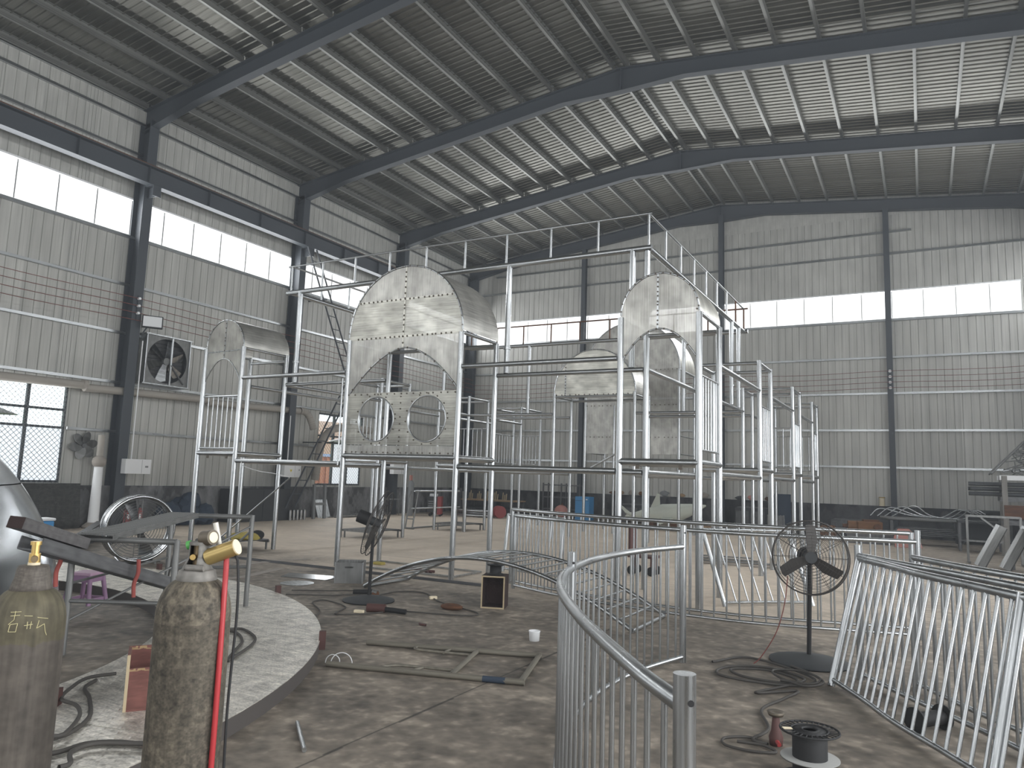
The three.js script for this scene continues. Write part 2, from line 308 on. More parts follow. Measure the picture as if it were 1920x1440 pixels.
// right wall and the wall behind the camera, both unseen; frosted windows added as fill
{
  const len = ZF - ZG, at = (s, y, d) => [XR - d, y, ZG + s];
  const { put } = makeWall('wall_right', 'right wall of grey ribbed metal cladding', len, at, -Math.PI / 2, [[11, 18, 1.12, 4.4], [22, 31, 1.12, 4.4]], ST, 11.75, [[3.8, 0, len], [6.5, 0, len]], [0, len]);
  daylight('daylight strip high in the unseen right wall', put, 0, len, ST[0], ST[1], at, [-1, 0], 1.25);  // out of view; lamp raised to brighten the left wall and floor
  daylight('added frosted window in the unseen right wall towards the gable', put, 11, 18, 1.12, 4.4, at, [-1, 0], 1.25);  // added fill light, enlarged to soften the light on the floor
  daylight('added frosted window in the unseen right wall towards the front', put, 22, 31, 1.12, 4.4, at, [-1, 0], 1.25);
}
{
  const len = XR - XL, at = (s, y, d) => [XR - s, y, ZF - d];
  const { w, put } = makeWall('wall_front', 'front gable wall behind the viewer', len, at, Math.PI, [[3, 8, 1.12, 4.6], [14, 20, 1.12, 4.6]], ST, 11.7, [[6.5, 0, len]], [0, len]);
  const g = plateGeo([[0, 11.7], [len, 11.7], [len, 11.75], [XR - RX, 13.15], [0, 11.75]], null, 0.1); put(mesh('gable_top', g, M.wall[1], w), 0, 0, -0.06);
  daylight('added daylight strip in the unseen front gable wall', put, 0, len, ST[0], ST[1], at, [0, -1]);  // added source behind the viewer, lights faces turned to the camera
  daylight('added tall frosted window in the unseen front gable near the right wall', put, 3, 8, 1.12, 4.6, at, [0, -1], 0.55);  // added fill light, no such window known here
  daylight('added tall frosted window in the unseen front gable near the left wall', put, 14, 20, 1.12, 4.6, at, [0, -1], 0.55);
}
// ---- ceiling: roof sheets and purlins
{
  const c = struct('ceiling', 'pitched roof of ribbed bare metal sheets on galvanized purlins', 'ceiling');
  const G = sheetGeo(0.796, [0.1, 0.3, 0.5, 0.7], 0.028, 0.022);
  const slopeL = Math.hypot(RX - XL + 0.3, 0.113 * (RX - XL + 0.3));
  const ang = Math.atan(0.113);
  for (let z = ZF + 0.1, i = 0; z > ZG - 0.1; z -= 0.8, i++) for (const s of [-1, 1]) {
    // local x -> world z, local y -> along the slope, local z (faces) -> down
    const m = mesh('roof_sheet', G, M.roof[Math.floor(rnd() * 2.99)], c), e = s < 0 ? XL - 0.3 : XR + 0.3;
    const along = V(RX - e, 0.113 * Math.abs(RX - e), 0).normalize(), across = V(0, 0, s < 0 ? 1 : -1), down = new THREE.Vector3().crossVectors(across, along);
    m.matrix.makeBasis(across, along, down); m.quaternion.setFromRotationMatrix(m.matrix);
    m.position.set(e, roofY(e), s < 0 ? z - 0.8 : z); m.scale.set(1, slopeL, 1);
  }
  for (const s of [-1, 1]) { const e = s < 0 ? XL - 0.3 : XR + 0.3, mx = (e + RX) / 2; const m = box('outer_skin', M.outer, c, [mx, roofY(mx) + 0.1, (ZF + ZG) / 2], [slopeL, 0.06, ZF - ZG + 0.6], 0, 0, s < 0 ? ang : -ang); }
  // C purlins, one piece per bay
  const sh = new THREE.Shape([[0, 0], [0.075, 0], [0.075, 0.025], [0.069, 0.025], [0.069, 0.006], [0.006, 0.006], [0.006, 0.19], [0.069, 0.19], [0.069, 0.196], [0, 0.196]].map((p) => new THREE.Vector2(...p)));
  const PG = new THREE.ExtrudeGeometry(sh, { depth: 1, bevelEnabled: false });
  const xs = [-18.86]; for (let x = -18.05; x < -7.6; x += 1.0) xs.push(x); xs.push(RX - 0.22);
  const all = []; for (const x of xs) all.push([x, -1], [2 * RX - x, 1]);
  const ends = [ZF, ...FRAMES];
  for (let b = 0; b < ends.length - 1; b++) for (const [x, s] of all) {
    const m = mesh('purlin', PG, M.purlin, c); m.position.set(x, rafterTop(x) + 0.005, ends[b + 1] + 0.02); m.scale.set(-s, 1, ends[b] - ends[b + 1] - 0.04);
  }
}
// ---- portal frames
function iBeam(top, bot, w) {            // web and flanges through matching top and bottom outlines [x, y]
  const gs = [plateGeo([...bot, ...[...top].reverse()], null, 0.014)];
  for (const L of [top, bot]) for (let i = 0; i < L.length - 1; i++) { const [ax, ay] = L[i], [bx, by] = L[i + 1], d = Math.hypot(bx - ax, by - ay); gs.push(boxGeo([(ax + bx) / 2, (ay + by) / 2, 0], [d + 0.006, 0.02, w], 0, 0, Math.atan2(by - ay, bx - ax))); }
  return merged(gs);
}
FRAMES.forEach((z, i) => {
  const f = struct('portal_frame' + (i ? '_' + String(i).padStart(3, '0') : ''), ['dark steel portal frame behind the viewer', 'dark steel portal frame above the viewer', 'dark steel portal frame nearest in front', 'dark steel portal frame with the wall fan beside its left column', 'dark steel portal frame with the ladder by its left column', 'dark steel portal frame next to the gable wall', 'dark steel end frame set against the gable wall'][i], 'steel frame');
  for (const s of [-1, 1]) {
    const X = (d) => s < 0 ? XL + d : XR - d;
    const xs = [0.05, 0.5, 2.2, 4, 10.3, RX - XL].map(X), dep = [0.66, 0.60, 0.44, 0.42, 0.42, 0.66];
    const top = xs.map((x) => [x, rafterTop(x)]), bot = xs.map((x, k) => [x, rafterTop(x) - dep[k]]);
    const r = mesh('rafter', s < 0 ? iBeam(top, bot, 0.22) : iBeam([...top].reverse(), [...bot].reverse(), 0.22), M.frame, f); r.position.z = z;
    const hc = 11.2, cg = merged([boxGeo([X(0.26), hc / 2, 0], [0.42, hc, 0.014]), boxGeo([X(0.05), hc / 2, 0], [0.02, hc, 0.28]), boxGeo([X(0.48), hc / 2, 0], [0.022, hc, 0.28])]);
    mesh('column', cg, M.frame, f).position.z = z;
    mesh('bracket', merged([boxGeo([X(0.66), 9.1, 0], [0.36, 0.3, 0.02]), boxGeo([X(0.66), 9.245, 0], [0.40, 0.02, 0.28]), boxGeo([X(0.84), 9.1, 0], [0.02, 0.3, 0.24])]), M.frame, f).position.z = z;
    mesh('base_plate', boxGeo([X(0.27), 0.012, 0], [0.52, 0.022, 0.36]), M.frame, f).position.z = z;
  }
  box('ridge_plate', M.frame, f, [RX, rafterTop(RX) - 0.33, z], [0.03, 0.68, 0.22]);
});
for (const [i, x] of [-12.9, -6.88, -0.92].entries()) {
  const g = struct('trim_' + (i + 1), ['dark gable post nearest the left corner', 'dark gable post under the ridge', 'dark gable post on the right'][i], 'post');
  const h = rafterTop(x) - 0.4; mesh('post', merged([boxGeo([x, h / 2, ZG + 0.2], [0.012, h, 0.2]), boxGeo([x, h / 2, ZG + 0.3], [0.19, h, 0.014]), boxGeo([x, h / 2, ZG + 0.11], [0.19, h, 0.014])]), M.frame, g);
}
for (const [i, x] of [XL + 0.68, XR - 0.68].entries()) {
  const g = struct('trim_' + (i + 4), i ? 'dark crane runway beam along the right wall' : 'dark crane runway beam along the left wall', 'beam');
  const L = ZF - ZG - 0.4, zc = (ZF + ZG) / 2;
  mesh('runway_beam', merged([boxGeo([x, 9.51, zc], [0.016, 0.5, L]), boxGeo([x, 9.27, zc], [0.26, 0.022, L]), boxGeo([x, 9.75, zc], [0.30, 0.022, L])]), M.frame, g);
  for (let z = ZG + 2; z < ZF - 1; z += 1.95) box('stiffener', M.frame, g, [x, 9.51, z], [0.22, 0.46, 0.012]);
  box('crane_rail', M.rust, g, [x, 9.80, zc], [0.07, 0.08, L]);
}
// ---- lower windows in the left wall
function frameWindow(label, z0, z1, y0, y1, mull, trans, frostedFrom) {
  const w = struct('window_' + (++winNo), label, 'window'), x = XL - 0.05;
  const bar = (zc, yc, dz, dy) => box('frame', M.frame, w, [x, yc, zc], [0.08, dy, dz]);
  bar((z0 + z1) / 2, y0 + 0.03, z1 - z0, 0.06); bar((z0 + z1) / 2, y1 - 0.03, z1 - z0, 0.06);
  const zs = [z0, ...mull, z1], ys = [y0, ...trans, y1];
  for (const z of zs) bar(z, (y0 + y1) / 2, 0.07, y1 - y0);
  for (const y of trans) bar((z0 + z1) / 2, y, z1 - z0, 0.06);
  for (let i = 0; i < zs.length - 1; i++) for (let j = 0; j < ys.length - 1; j++) box('pane', frostedFrom(i, j) ? M.frost : M.glass, w, [x - 0.01, (ys[j] + ys[j + 1]) / 2, (zs[i] + zs[i + 1]) / 2], [0.01, ys[j + 1] - ys[j] - 0.05, zs[i + 1] - zs[i] - 0.06]);
  // diamond security mesh outside
  const gs = []; const p = 0.13;
  for (let k = -Math.ceil((y1 - y0) / p); k * p < z1 - z0; k++) for (const d of [1, -1]) {
    let a = z0 + k * p, b = a + (y1 - y0); const ca = Math.max(a, z0), cb = Math.min(b, z1); if (cb - ca < 0.03) continue;
    const ya = y0 + (ca - a), yb = y0 + (cb - a); gs.push(rodGeo([XL + 0.015, d > 0 ? ya : y0 + y1 - ya, ca], [XL + 0.015, d > 0 ? yb : y0 + y1 - yb, cb], 0.006, 4));
  }
  mesh('security_mesh', merged(gs), M.gray, w);
  const L = new THREE.RectAreaLight(DAYC, DAY * 0.4, z1 - z0, y1 - y0); L.position.set(XL + 0.03, (y0 + y1) / 2, (z0 + z1) / 2); L.lookAt(XL + 1, (y0 + y1) / 2, (z0 + z1) / 2); scene.add(L); return w;
}
frameWindow('steel framed window with security mesh at the left edge', -10.78, -3.4, 1.12, 3.62, [-9.85, -7.9, -6, -4.7], [2.5, 2.95], (i, j) => j === 0);
frameWindow('steel framed window behind the wide play tower, one pane clear', -22.15, -19.75, 1.12, 3.72, [-21.4, -20.6], [2.66, 2.9], (i, j) => j === 0 && i < 2);
// ---- outside
{
  const g = struct('ground_outside', 'grass and bare ground outside the hall', 'ground');
  box('ground', M.grass, g, [-60, -0.3, -10], [81, 0.2, 160]);
  const cont = thing('shipping_container', 'rust red corrugated container seen outside through the clear window pane', 'container', [-29, -0.2, -31]);
  box('body', S({ color: C(0.36, 0.10, 0.05), roughness: 0.7 }), cont, [0, 1.3, 0], [2.4, 2.6, 8]);
  for (let k = -9; k <= 9; k++) box('rib', S({ color: C(0.40, 0.13, 0.07), roughness: 0.7 }), cont, [1.22, 1.3, k * 0.42], [0.05, 2.4, 0.2]);
  box('roof_edge', S({ color: C(0.25, 0.3, 0.5), roughness: 0.6 }), cont, [0, 2.65, 0], [2.6, 0.14, 8.1]);
  const hill = thing('hill', 'brown green hill far away beyond the red container', 'hill', [-70, -0.3, -70]);
  const hg = new THREE.SphereGeometry(1, 24, 12, 0, Math.PI * 2, 0, Math.PI / 2); const hm = mesh('slope', hg, S({ color: C(0.22, 0.12, 0.06), roughness: 0.9 }), hill); hm.scale.set(26, 8.2, 26);
  for (let k = 0; k < 3; k++) { const b = thing('bush', ['bright green bush outside the clear window pane', 'bright green bush outside left of the clear pane', 'bright green bush outside right of the clear pane'][k], 'bush', [-23.2 - 0.4 * k, -0.2, -24.0 - 2.2 * k]);
    const gs = []; for (let i = 0; i < 140; i++) { const a = rnd() * 6.28, e = Math.acos(rnd()), R = rr(0.5, 0.8); const q = new THREE.PlaneGeometry(0.16, 0.26); q.rotateX(rr(-1.4, 1.4)); q.rotateY(rnd() * 6.28); q.translate(R * Math.sin(e) * Math.cos(a), 0.1 + 1.5 * R * Math.cos(e), R * Math.sin(e) * Math.sin(a)); gs.push(q); }
    const fo = mesh('foliage', merged(gs), S({ color: C(0.22, 0.40, 0.05), roughness: 0.8, side: THREE.DoubleSide }), b); fo.userData.kind = 'stuff'; rod('stem', M.wood, b, [0, 0, 0], [0, 0.8, 0], 0.05); }
}
// ================================================================= THE PLAY FRAME
const PR = 0.046, EAVE = 4.0, DECK = 1.92;
function clip(poly, x0, x1, y0, y1) {
  const cut = (P, inside, cross) => { const o = []; for (let i = 0; i < P.length; i++) { const a = P[i], b = P[(i + 1) % P.length], ia = inside(a), ib = inside(b); if (ia) o.push(a); if (ia !== ib) o.push(cross(a, b)); } return o; };
  const cx = (v) => (a, b) => { const t = (v - a[0]) / (b[0] - a[0]); return [v, a[1] + t * (b[1] - a[1])]; }, cy = (v) => (a, b) => { const t = (v - a[1]) / (b[1] - a[1]); return [a[0] + t * (b[0] - a[0]), v]; };
  let P = cut(poly, (p) => p[0] >= x0, cx(x0)); P = cut(P, (p) => p[0] <= x1, cx(x1)); P = cut(P, (p) => p[1] >= y0, cy(y0)); return cut(P, (p) => p[1] <= y1, cy(y1));
}
function plate(name, mat, parent, outline, holes, z, t = 0.006) { const m = mesh(name, plateGeo(outline, holes, t), mat, parent); m.position.z = z; return m; }
function spots(parent, pts, z, size = 0.022) {       // weld tacks, one joined run per seam
  const gs = pts.map(([x, y]) => boxGeo([x, y, z], [size, size, 0.014], 0, 0, 0.6)); const m = mesh('weld_tacks', merged(gs), M.weld, parent); m.userData.kind = 'stuff'; return m;
}
const seamPts = (a, b, step = 0.12) => { const L = Math.hypot(b[0] - a[0], b[1] - a[1]), n = Math.max(2, Math.round(L / step)); return Array.from({ length: n }, (_, i) => { const t = (i + 0.3 + 0.4 * rnd()) / n; return [a[0] + (b[0] - a[0]) * t, a[1] + (b[1] - a[1]) * t]; }); };
function barrel(name, mat, parent, r, y, z0, z1, ry = r, parts = 1) {
  for (let k = 0; k < parts; k++) {
    const a = z0 + (z1 - z0) * k / parts, b = z0 + (z1 - z0) * (k + 1) / parts;
    const g = new THREE.CylinderGeometry(r, r, Math.abs(b - a) - 0.004, 40, 1, true, -Math.PI / 2, Math.PI); g.rotateX(-Math.PI / 2);
    const m = mesh(name, g, mat, parent); m.scale.y = ry / r; m.position.set(0, y, (a + b) / 2);
  }
}
// bars between two points along one side, lower and upper rail included
function barPanel(parent, a, b, y0, y1, n, r = 0.011) {
  rod('panel_rail', M.galv, parent, [a[0], y0, a[1]], [b[0], y0, b[1]], 0.018); rod('panel_rail', M.galv, parent, [a[0], y1, a[1]], [b[0], y1, b[1]], 0.018);
  for (let i = 1; i <= n; i++) { const t = i / (n + 1), x = a[0] + (b[0] - a[0]) * t, z = a[1] + (b[1] - a[1]) * t; rod('bar', M.galv, parent, [x, y0, z], [x, y1, z], r, 8); }
}
function tower(label, x0, x1, zf, zb, o = {}) {
  const cx = (x0 + x1) / 2, cz = (zf + zb) / 2, hx = (x1 - x0) / 2, hz = (zf - zb) / 2, top = o.top ?? EAVE, pr = o.pr ?? PR;
  const t = thing('play_tower', label, 'play tower', [cx, 0, cz]);
  for (const [sx, sz] of [[-1, 1], [1, 1], [-1, -1], [1, -1]]) rod('post', M.galv, t, [sx * hx, 0, sz * hz], [sx * hx, (o.tops && o.tops[sx + ',' + sz]) ?? top, sz * hz], pr, 16);
  const deck = (name, y, r) => { for (const s of [1, -1]) { rod(name, M.galv, t, [-hx, y, s * hz], [hx, y, s * hz], r, 14); rod(name, M.galv, t, [s * hx, y, -hz], [s * hx, y, hz], r, 14); } };
  deck('deck_beam', DECK, 0.048);
  if (o.topFrame) deck('top_beam', top - 0.05, 0.034);
  if (o.low) { const m = box('low_step', M.plateDark, t, [0, 0.2, 0], [2 * hx - 0.1, 0.02, 2 * hz - 0.1]); for (const s of [1, -1]) box('step_edge', M.scaf, t, [0, 0.18, s * (hz - 0.04)], [2 * hx, 0.05, 0.03]); for (const [a, b] of [[1, 1], [-1, 1], [1, -1], [-1, -1]]) box('step_leg', M.scaf, t, [a * (hx - 0.1), 0.09, b * (hz - 0.06)], [0.03, 0.18, 0.03]); }
  return { t, hx, hz };
}
const cove = (cx, base, w, h, n, e) => Array.from({ length: n + 1 }, (_, i) => { const t = -1 + 2 * i / n; return [cx + w * t, base + h * (1 - Math.abs(t) ** e)]; });
// ---- left tower with small barrel roof
{
  const { t, hx, hz } = tower('narrow play tower with barrel roof and arched panel, leftmost in the frame', -12.87, -11.77, -10.02, -11.17, { low: false, top: 4.05 });
  const rim = arc(0, 4.05, hx, 0.58, 0, Math.PI, 28), inner = cove(0, 3.36, hx - 0.03, 0.47, 24, 2);
  const U = [[hx, 3.36], ...rim, [-hx, 3.36], ...inner];
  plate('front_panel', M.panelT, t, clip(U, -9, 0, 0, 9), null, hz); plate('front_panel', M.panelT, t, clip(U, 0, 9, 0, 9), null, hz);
  box('seam_strip', M.galv, t, [0, 4.22, hz + 0.006], [0.03, 0.8, 0.006]); box('seam_strip', M.galv, t, [0, 3.98, hz + 0.006], [2 * hx, 0.03, 0.006], 0, 0, 0.02);
  spots(t, [...rim.filter((_, i) => i % 2), ...seamPts([0, 3.86], [0, 4.6], 0.09)], hz + 0.008);
  mesh('arch_rim', tubeGeo(inner.map(([x, y]) => [x, y, hz]), 0.012, 30, 6), M.galv, t);
  mesh('roof_rim', tubeGeo(rim.map(([x, y]) => [x, y, hz]), 0.016, 40, 6), M.galv, t);
  barrel('roof_sheet', M.sheet, t, hx + 0.01, 4.05, -hz - 0.05, hz, 0.585);
  for (const s of [-1, 1]) rod('eave_beam', M.galv, t, [s * hx, 4.02, -hz], [s * hx, 4.02, hz], 0.024);
  rod('eave_beam', M.galv, t, [-hx, 3.92, -hz], [hx, 3.92, -hz], 0.03);
  barPanel(t, [-hx + 0.05, hz], [hx - 0.05, hz], 2.02, 3.06, 6);
  for (const k of [-0.25, 0.3]) box('lug', M.weld, t, [k, 1.85, hz], [0.05, 0.06, 0.02]);
}
// ---- wide tower with two round openings
{
  const { t, hx, hz } = tower('wide play tower with large barrel roof and two round openings in its panel', -9.0, -6.6, -10.02, -11.17, {});
  const cy = 4.04, rim = arc(0, cy, hx + 0.02, 1.21, 0, Math.PI, 48), inner = cove(0.04, 3.02, hx - 0.03, 0.78, 36, 1.8);
  const U = [[hx + 0.02, 3.03], ...rim, [-hx - 0.02, 3.03], ...inner];
  for (const [a, b] of [[-9, 0], [0, 9]]) {
    plate('crown_panel', M.panelV, t, clip(U, a, b, 4.66, 9), null, hz);
    plate('band_panel', M.panelH, t, clip(U, a, b, 4.0, 4.66), null, hz);
    plate('arch_panel', M.panelV, t, clip(U, a, b, 0, 4.0), null, hz);
  }
  for (const y of [4.66, 4.0]) { box('seam_strip', M.sheetGold, t, [0, y, hz + 0.005], [2 * Math.min(hx, Math.sqrt(Math.max(0.1, 1.21 ** 2 - (y - cy) ** 2))), 0.035, 0.006]); spots(t, seamPts([-1.05, y], [1.05, y], 0.1), hz + 0.01, 0.026); }
  box('seam_strip', M.sheetGold, t, [0, 4.52, hz + 0.005], [0.035, 1.44, 0.006]);
  spots(t, [...rim.filter((_, i) => i % 2 === 1), ...seamPts([0, 3.85], [0, 5.2], 0.1), ...inner.filter((_, i) => i % 3 === 1)], hz + 0.01, 0.026);
  mesh('arch_rim', tubeGeo(inner.map(([x, y]) => [x, y, hz]), 0.014, 50, 6), M.galv, t);
  mesh('roof_rim', tubeGeo(rim.map(([x, y]) => [x, y, hz]), 0.018, 60, 6), M.galv, t);
  barrel('roof_sheet', M.sheet, t, hx + 0.02, cy, -hz - 0.03, hz, 1.21);
  for (const s of [-1, 1]) rod('eave_beam', M.galv, t, [s * hx, 4.0, -hz], [s * hx, 4.0, hz], 0.03);
  rod('eave_beam', M.galv, t, [-hx, 3.96, -hz], [hx, 3.96, -hz], 0.034);
  for (const [c, a, b] of [[-0.51, -hx, 0.02], [0.57, 0.02, hx]]) {
    plate('porthole_panel', M.panelH, t, [[a, 2.12], [b, 2.12], [b, 3.03], [a, 3.03]], [arc(c, 2.565, 0.385, 0.385, 0, -Math.PI * 2, 40).slice(0, -1)], hz);
    mesh('porthole_rim', new THREE.TorusGeometry(0.387, 0.014, 6, 48), M.galv, t).position.set(c, 2.565, hz);
    spots(t, arc(c, 2.565, 0.43, 0.43, 0.2, 6.3, 14), hz + 0.008, 0.02);
    plate('kick_panel', M.panelV, t, [[a, 1.97], [b, 1.97], [b, 2.11], [a, 2.11]], null, hz);
  }
  spots(t, [...seamPts([-hx, 3.0], [hx, 3.0], 0.14), ...seamPts([-hx, 1.99], [hx, 1.99], 0.12), ...seamPts([0.02, 2.0], [0.02, 3.0], 0.11)], hz + 0.008, 0.02);
  for (const s of [-1, 1]) rod('panel_edge', M.galv, t, [s * (hx + 0.05), 1.75, hz + 0.075], [s * (hx + 0.05), 3.3, hz + 0.075], 0.014);
}
// ---- right corner tower
{
  const { t, hx, hz } = tower('narrow play tower with barrel roof and arched panel at the right corner', -3.81, -2.66, -10.02, -11.17, { top: 4.02, tops: { '-1,-1': 5.37 } });
  const rim = arc(0, 4.05, hx, 0.585, 0, Math.PI, 32), inner = cove(0, 3.40, hx - 0.04, 0.42, 28, 2);
  const U = [[hx, 3.4], ...rim, [-hx, 3.4], ...inner];
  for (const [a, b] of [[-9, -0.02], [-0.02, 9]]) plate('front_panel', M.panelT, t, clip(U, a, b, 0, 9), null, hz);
  box('seam_strip', M.galv, t, [-0.02, 4.22, hz + 0.006], [0.03, 0.8, 0.006]);
  spots(t, [...rim.filter((_, i) => i % 2), ...seamPts([-0.02, 3.85], [-0.02, 4.6], 0.07), ...inner.filter((_, i) => i % 3 === 1), ...seamPts([hx - 0.03, 3.4], [hx - 0.03, 4.1], 0.1)], hz + 0.009);
  mesh('arch_rim', tubeGeo(inner.map(([x, y]) => [x, y, hz]), 0.014, 40, 6), M.galv, t);
  mesh('roof_rim', tubeGeo(rim.map(([x, y]) => [x, y, hz]), 0.016, 40, 6), M.galv, t);
  barrel('roof_sheet', M.sheetGold, t, hx + 0.01, 4.05, -hz - 0.03, hz, 0.59);
  for (const s of [-1, 1]) rod('eave_beam', M.galv, t, [s * hx, 4.02, -hz], [s * hx, 4.02, hz], 0.026);
  rod('eave_beam', M.galv, t, [-hx, 3.96, -hz], [hx, 3.96, -hz], 0.03);
  barPanel(t, [hx, hz - 0.06], [hx, -hz + 0.06], 2.1, 3.14, 6, 0.012);
  for (const k of [-0.3, 0.32]) box('lug', M.weld, t, [k, 1.85, hz], [0.05, 0.06, 0.02]);
}
// ---- right side towers without roofs
const RIGHT = [[-14.33, -15.5], [-18.42, -19.55], [-21.9, -22.95]];
RIGHT.forEach(([a, b], i) => {
  const { t, hx, hz } = tower(['open play tower without roof next behind the right corner tower', 'open play tower without roof, middle one on the right side', 'open play tower without roof, farthest on the right side'][i], -3.81, -2.66, a, b, { topFrame: true });
  barPanel(t, [hx, hz - 0.06], [hx, -hz + 0.06], 2.1, 3.14, 6, 0.012);
  if (i > 0) barPanel(t, [-hx + 0.05, -hz], [hx - 0.05, -hz], 2.1, 3.1, 5, 0.011);
});
// ---- left side towers without roofs
const LEFT = [[-14.4, -15.55], [-18.5, -19.62], [-21.8, -23.25]];
LEFT.forEach(([a, b], i) => {
  const { t, hx, hz } = tower(['open play tower without roof seen behind the wide tower', 'open play tower without roof, middle one on the left side', 'open play tower with bar panels in the far left corner of the frame'][i], -12.88, -11.8, a, b, { topFrame: true, low: i < 2 });
  barPanel(t, [-hx, hz - 0.06], [-hx, -hz + 0.06], 2.1, 3.1, 6, 0.012);
  if (i === 2) barPanel(t, [-hx + 0.05, -hz], [hx - 0.05, -hz], 2.1, 3.1, 7, 0.011);
  if (i === 1) barPanel(t, [-hx + 0.05, -hz], [hx - 0.05, -hz], 2.1, 3.1, 5, 0.011);
});
// ---- back tower with the closed barrel end
{
  const { t, hx, hz } = tower('wide play tower with closed half round end panel in the back row', -8.95, -6.6, -18.45, -19.6, {});
  const rim = arc(0, 3.97, hx + 0.02, 1.22, 0, Math.PI, 40), U = [[hx + 0.02, 3.93], ...rim, [-hx - 0.02, 3.93]];
  plate('end_panel', M.sheetGold, t, clip(U, -9, -0.85, 0, 9), null, hz); plate('end_panel', M.sheetGold, t, clip(U, -0.85, 9, 0, 9), null, hz);
  box('seam_strip', M.galv, t, [-0.85, 4.3, hz + 0.006], [0.04, 0.75, 0.006]);
  spots(t, [...rim.filter((_, i) => i % 2), ...seamPts([-hx, 3.95], [hx, 3.95], 0.14), ...seamPts([-0.85, 3.95], [-0.85, 4.75], 0.08)], hz + 0.008, 0.03);
  mesh('roof_rim', tubeGeo(rim.map(([x, y]) => [x, y, hz]), 0.02, 60, 6), M.galv, t);
  barrel('roof_sheet', M.sheet, t, hx + 0.02, 3.97, -hz - 0.03, hz, 1.22);
  for (const s of [-1, 1]) { rod('eave_beam', M.galv, t, [s * hx, 3.92, -hz], [s * hx, 3.92, hz], 0.03); rod('eave_beam', M.galv, t, [-hx, 3.9, s * hz], [hx, 3.9, s * hz], 0.034); }
}
// ---- tallest tower behind it
{
  const { t, hx, hz } = tower('tall play tower with the largest barrel roof, behind the closed half round end', -9.5, -6.42, -21.9, -23.6, { top: 5.1 });
  const rim = arc(0, 5.1, hx + 0.02, 1.56, 0, Math.PI, 44);
  const U = [[hx + 0.02, 2.48], ...rim, [-hx - 0.02, 2.48], [-hx - 0.02, 2.47], [-0.55, 2.47], ...arc(0, 3.6, 0.55, 0.5, Math.PI, 0, 20), [0.55, 2.47]];
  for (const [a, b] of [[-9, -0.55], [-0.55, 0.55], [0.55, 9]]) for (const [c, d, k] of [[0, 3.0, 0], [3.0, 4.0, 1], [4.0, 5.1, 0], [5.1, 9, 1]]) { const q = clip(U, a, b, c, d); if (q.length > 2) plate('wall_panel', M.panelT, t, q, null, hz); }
  for (const y of [3.0, 4.0, 5.1]) { for (const s of [-1, 1]) spots(t, seamPts([s * 0.6, y], [s * hx, y], 0.13), hz + 0.008, 0.03); }
  spots(t, rim.filter((_, i) => i % 2), hz + 0.008, 0.03);
  mesh('roof_rim', tubeGeo(rim.map(([x, y]) => [x, y, hz]), 0.022, 60, 6), M.galv, t);
  barrel('roof_sheet', M.sheetGold, t, hx + 0.02, 5.1, -hz - 0.05, hz, 1.56, 2);
  for (const s of [-1, 1]) { rod('eave_beam', M.galv, t, [s * hx, 5.08, -hz], [s * hx, 5.08, hz], 0.035); rod('door_post', M.galv, t, [s * 0.55, 0, hz], [s * 0.55, 4.0, hz], 0.035); rod('side_rail', M.galv, t, [s * hx, 3.05, -hz], [s * hx, 3.05, hz], 0.022); rod('side_rail', M.galv, t, [s * hx, 2.5, -hz], [s * hx, 2.5, hz], 0.022); }
  rod('brace', M.galv, t, [-1.5, 1.9, hz + 0.05], [-0.5, 2.45, hz + 0.05], 0.03);
}
// ---- pipe frames that join neighbouring towers
function link(label, a0, b0, a1, b1, hs = [1.78, 3.42]) {
  const c = [(a0[0] + b1[0]) / 2, 0, (a0[1] + b1[1]) / 2], t = thing('connecting_frame', label, 'pipe frame', c, 0, 'pipe frames joining the play towers');
  for (const [p, q] of [[a0, b0], [a1, b1]]) for (const h of hs) rod('beam', M.galv, t, [p[0] - c[0], h, p[1] - c[2]], [q[0] - c[0], h, q[1] - c[2]], h > 2 ? 0.039 : 0.044, 14);
}
const oz = [-10.02, -11.17], ox = [-3.81, -2.66], lx = [-12.87, -11.79];
link('four pipe beams between the leftmost tower and the wide porthole tower', [-11.72, oz[0]], [-9.05, oz[0]], [-11.72, oz[1]], [-9.05, oz[1]]);
link('four pipe beams between the porthole tower and the right corner tower', [-6.55, oz[0]], [-3.86, oz[0]], [-6.55, oz[1]], [-3.86, oz[1]]);
link('four pipe beams running back from the right corner tower', [ox[0], -11.22], [ox[0], -14.28], [ox[1], -11.22], [ox[1], -14.28]);
link('four pipe beams between the first and middle open towers on the right', [ox[0], -15.55], [ox[0], -18.37], [ox[1], -15.55], [ox[1], -18.37]);
link('four pipe beams between the last two open towers on the right', [ox[0], -19.592], [ox[0], -21.858], [ox[1], -19.592], [ox[1], -21.858]);
link('four pipe beams running back from the leftmost tower', [lx[0], -11.22], [lx[0], -14.35], [lx[1], -11.22], [lx[1], -14.35]);
link('four pipe beams between the first two open towers on the left', [lx[0], -15.6], [lx[0], -18.45], [lx[1], -15.6], [lx[1], -18.45]);
link('four pipe beams between the last two open towers on the left', [lx[0], -19.662], [lx[0], -21.758], [lx[1], -19.662], [lx[1], -21.758]);
link('four pipe beams of the back row left of the closed half round end', [-11.72, -18.45], [-9.0, -18.45], [-11.72, -19.6], [-9.0, -19.6]);
link('four pipe beams of the back row right of the closed half round end', [-6.55, -18.45], [-3.86, -18.45], [-6.55, -19.55], [-3.86, -19.55]);
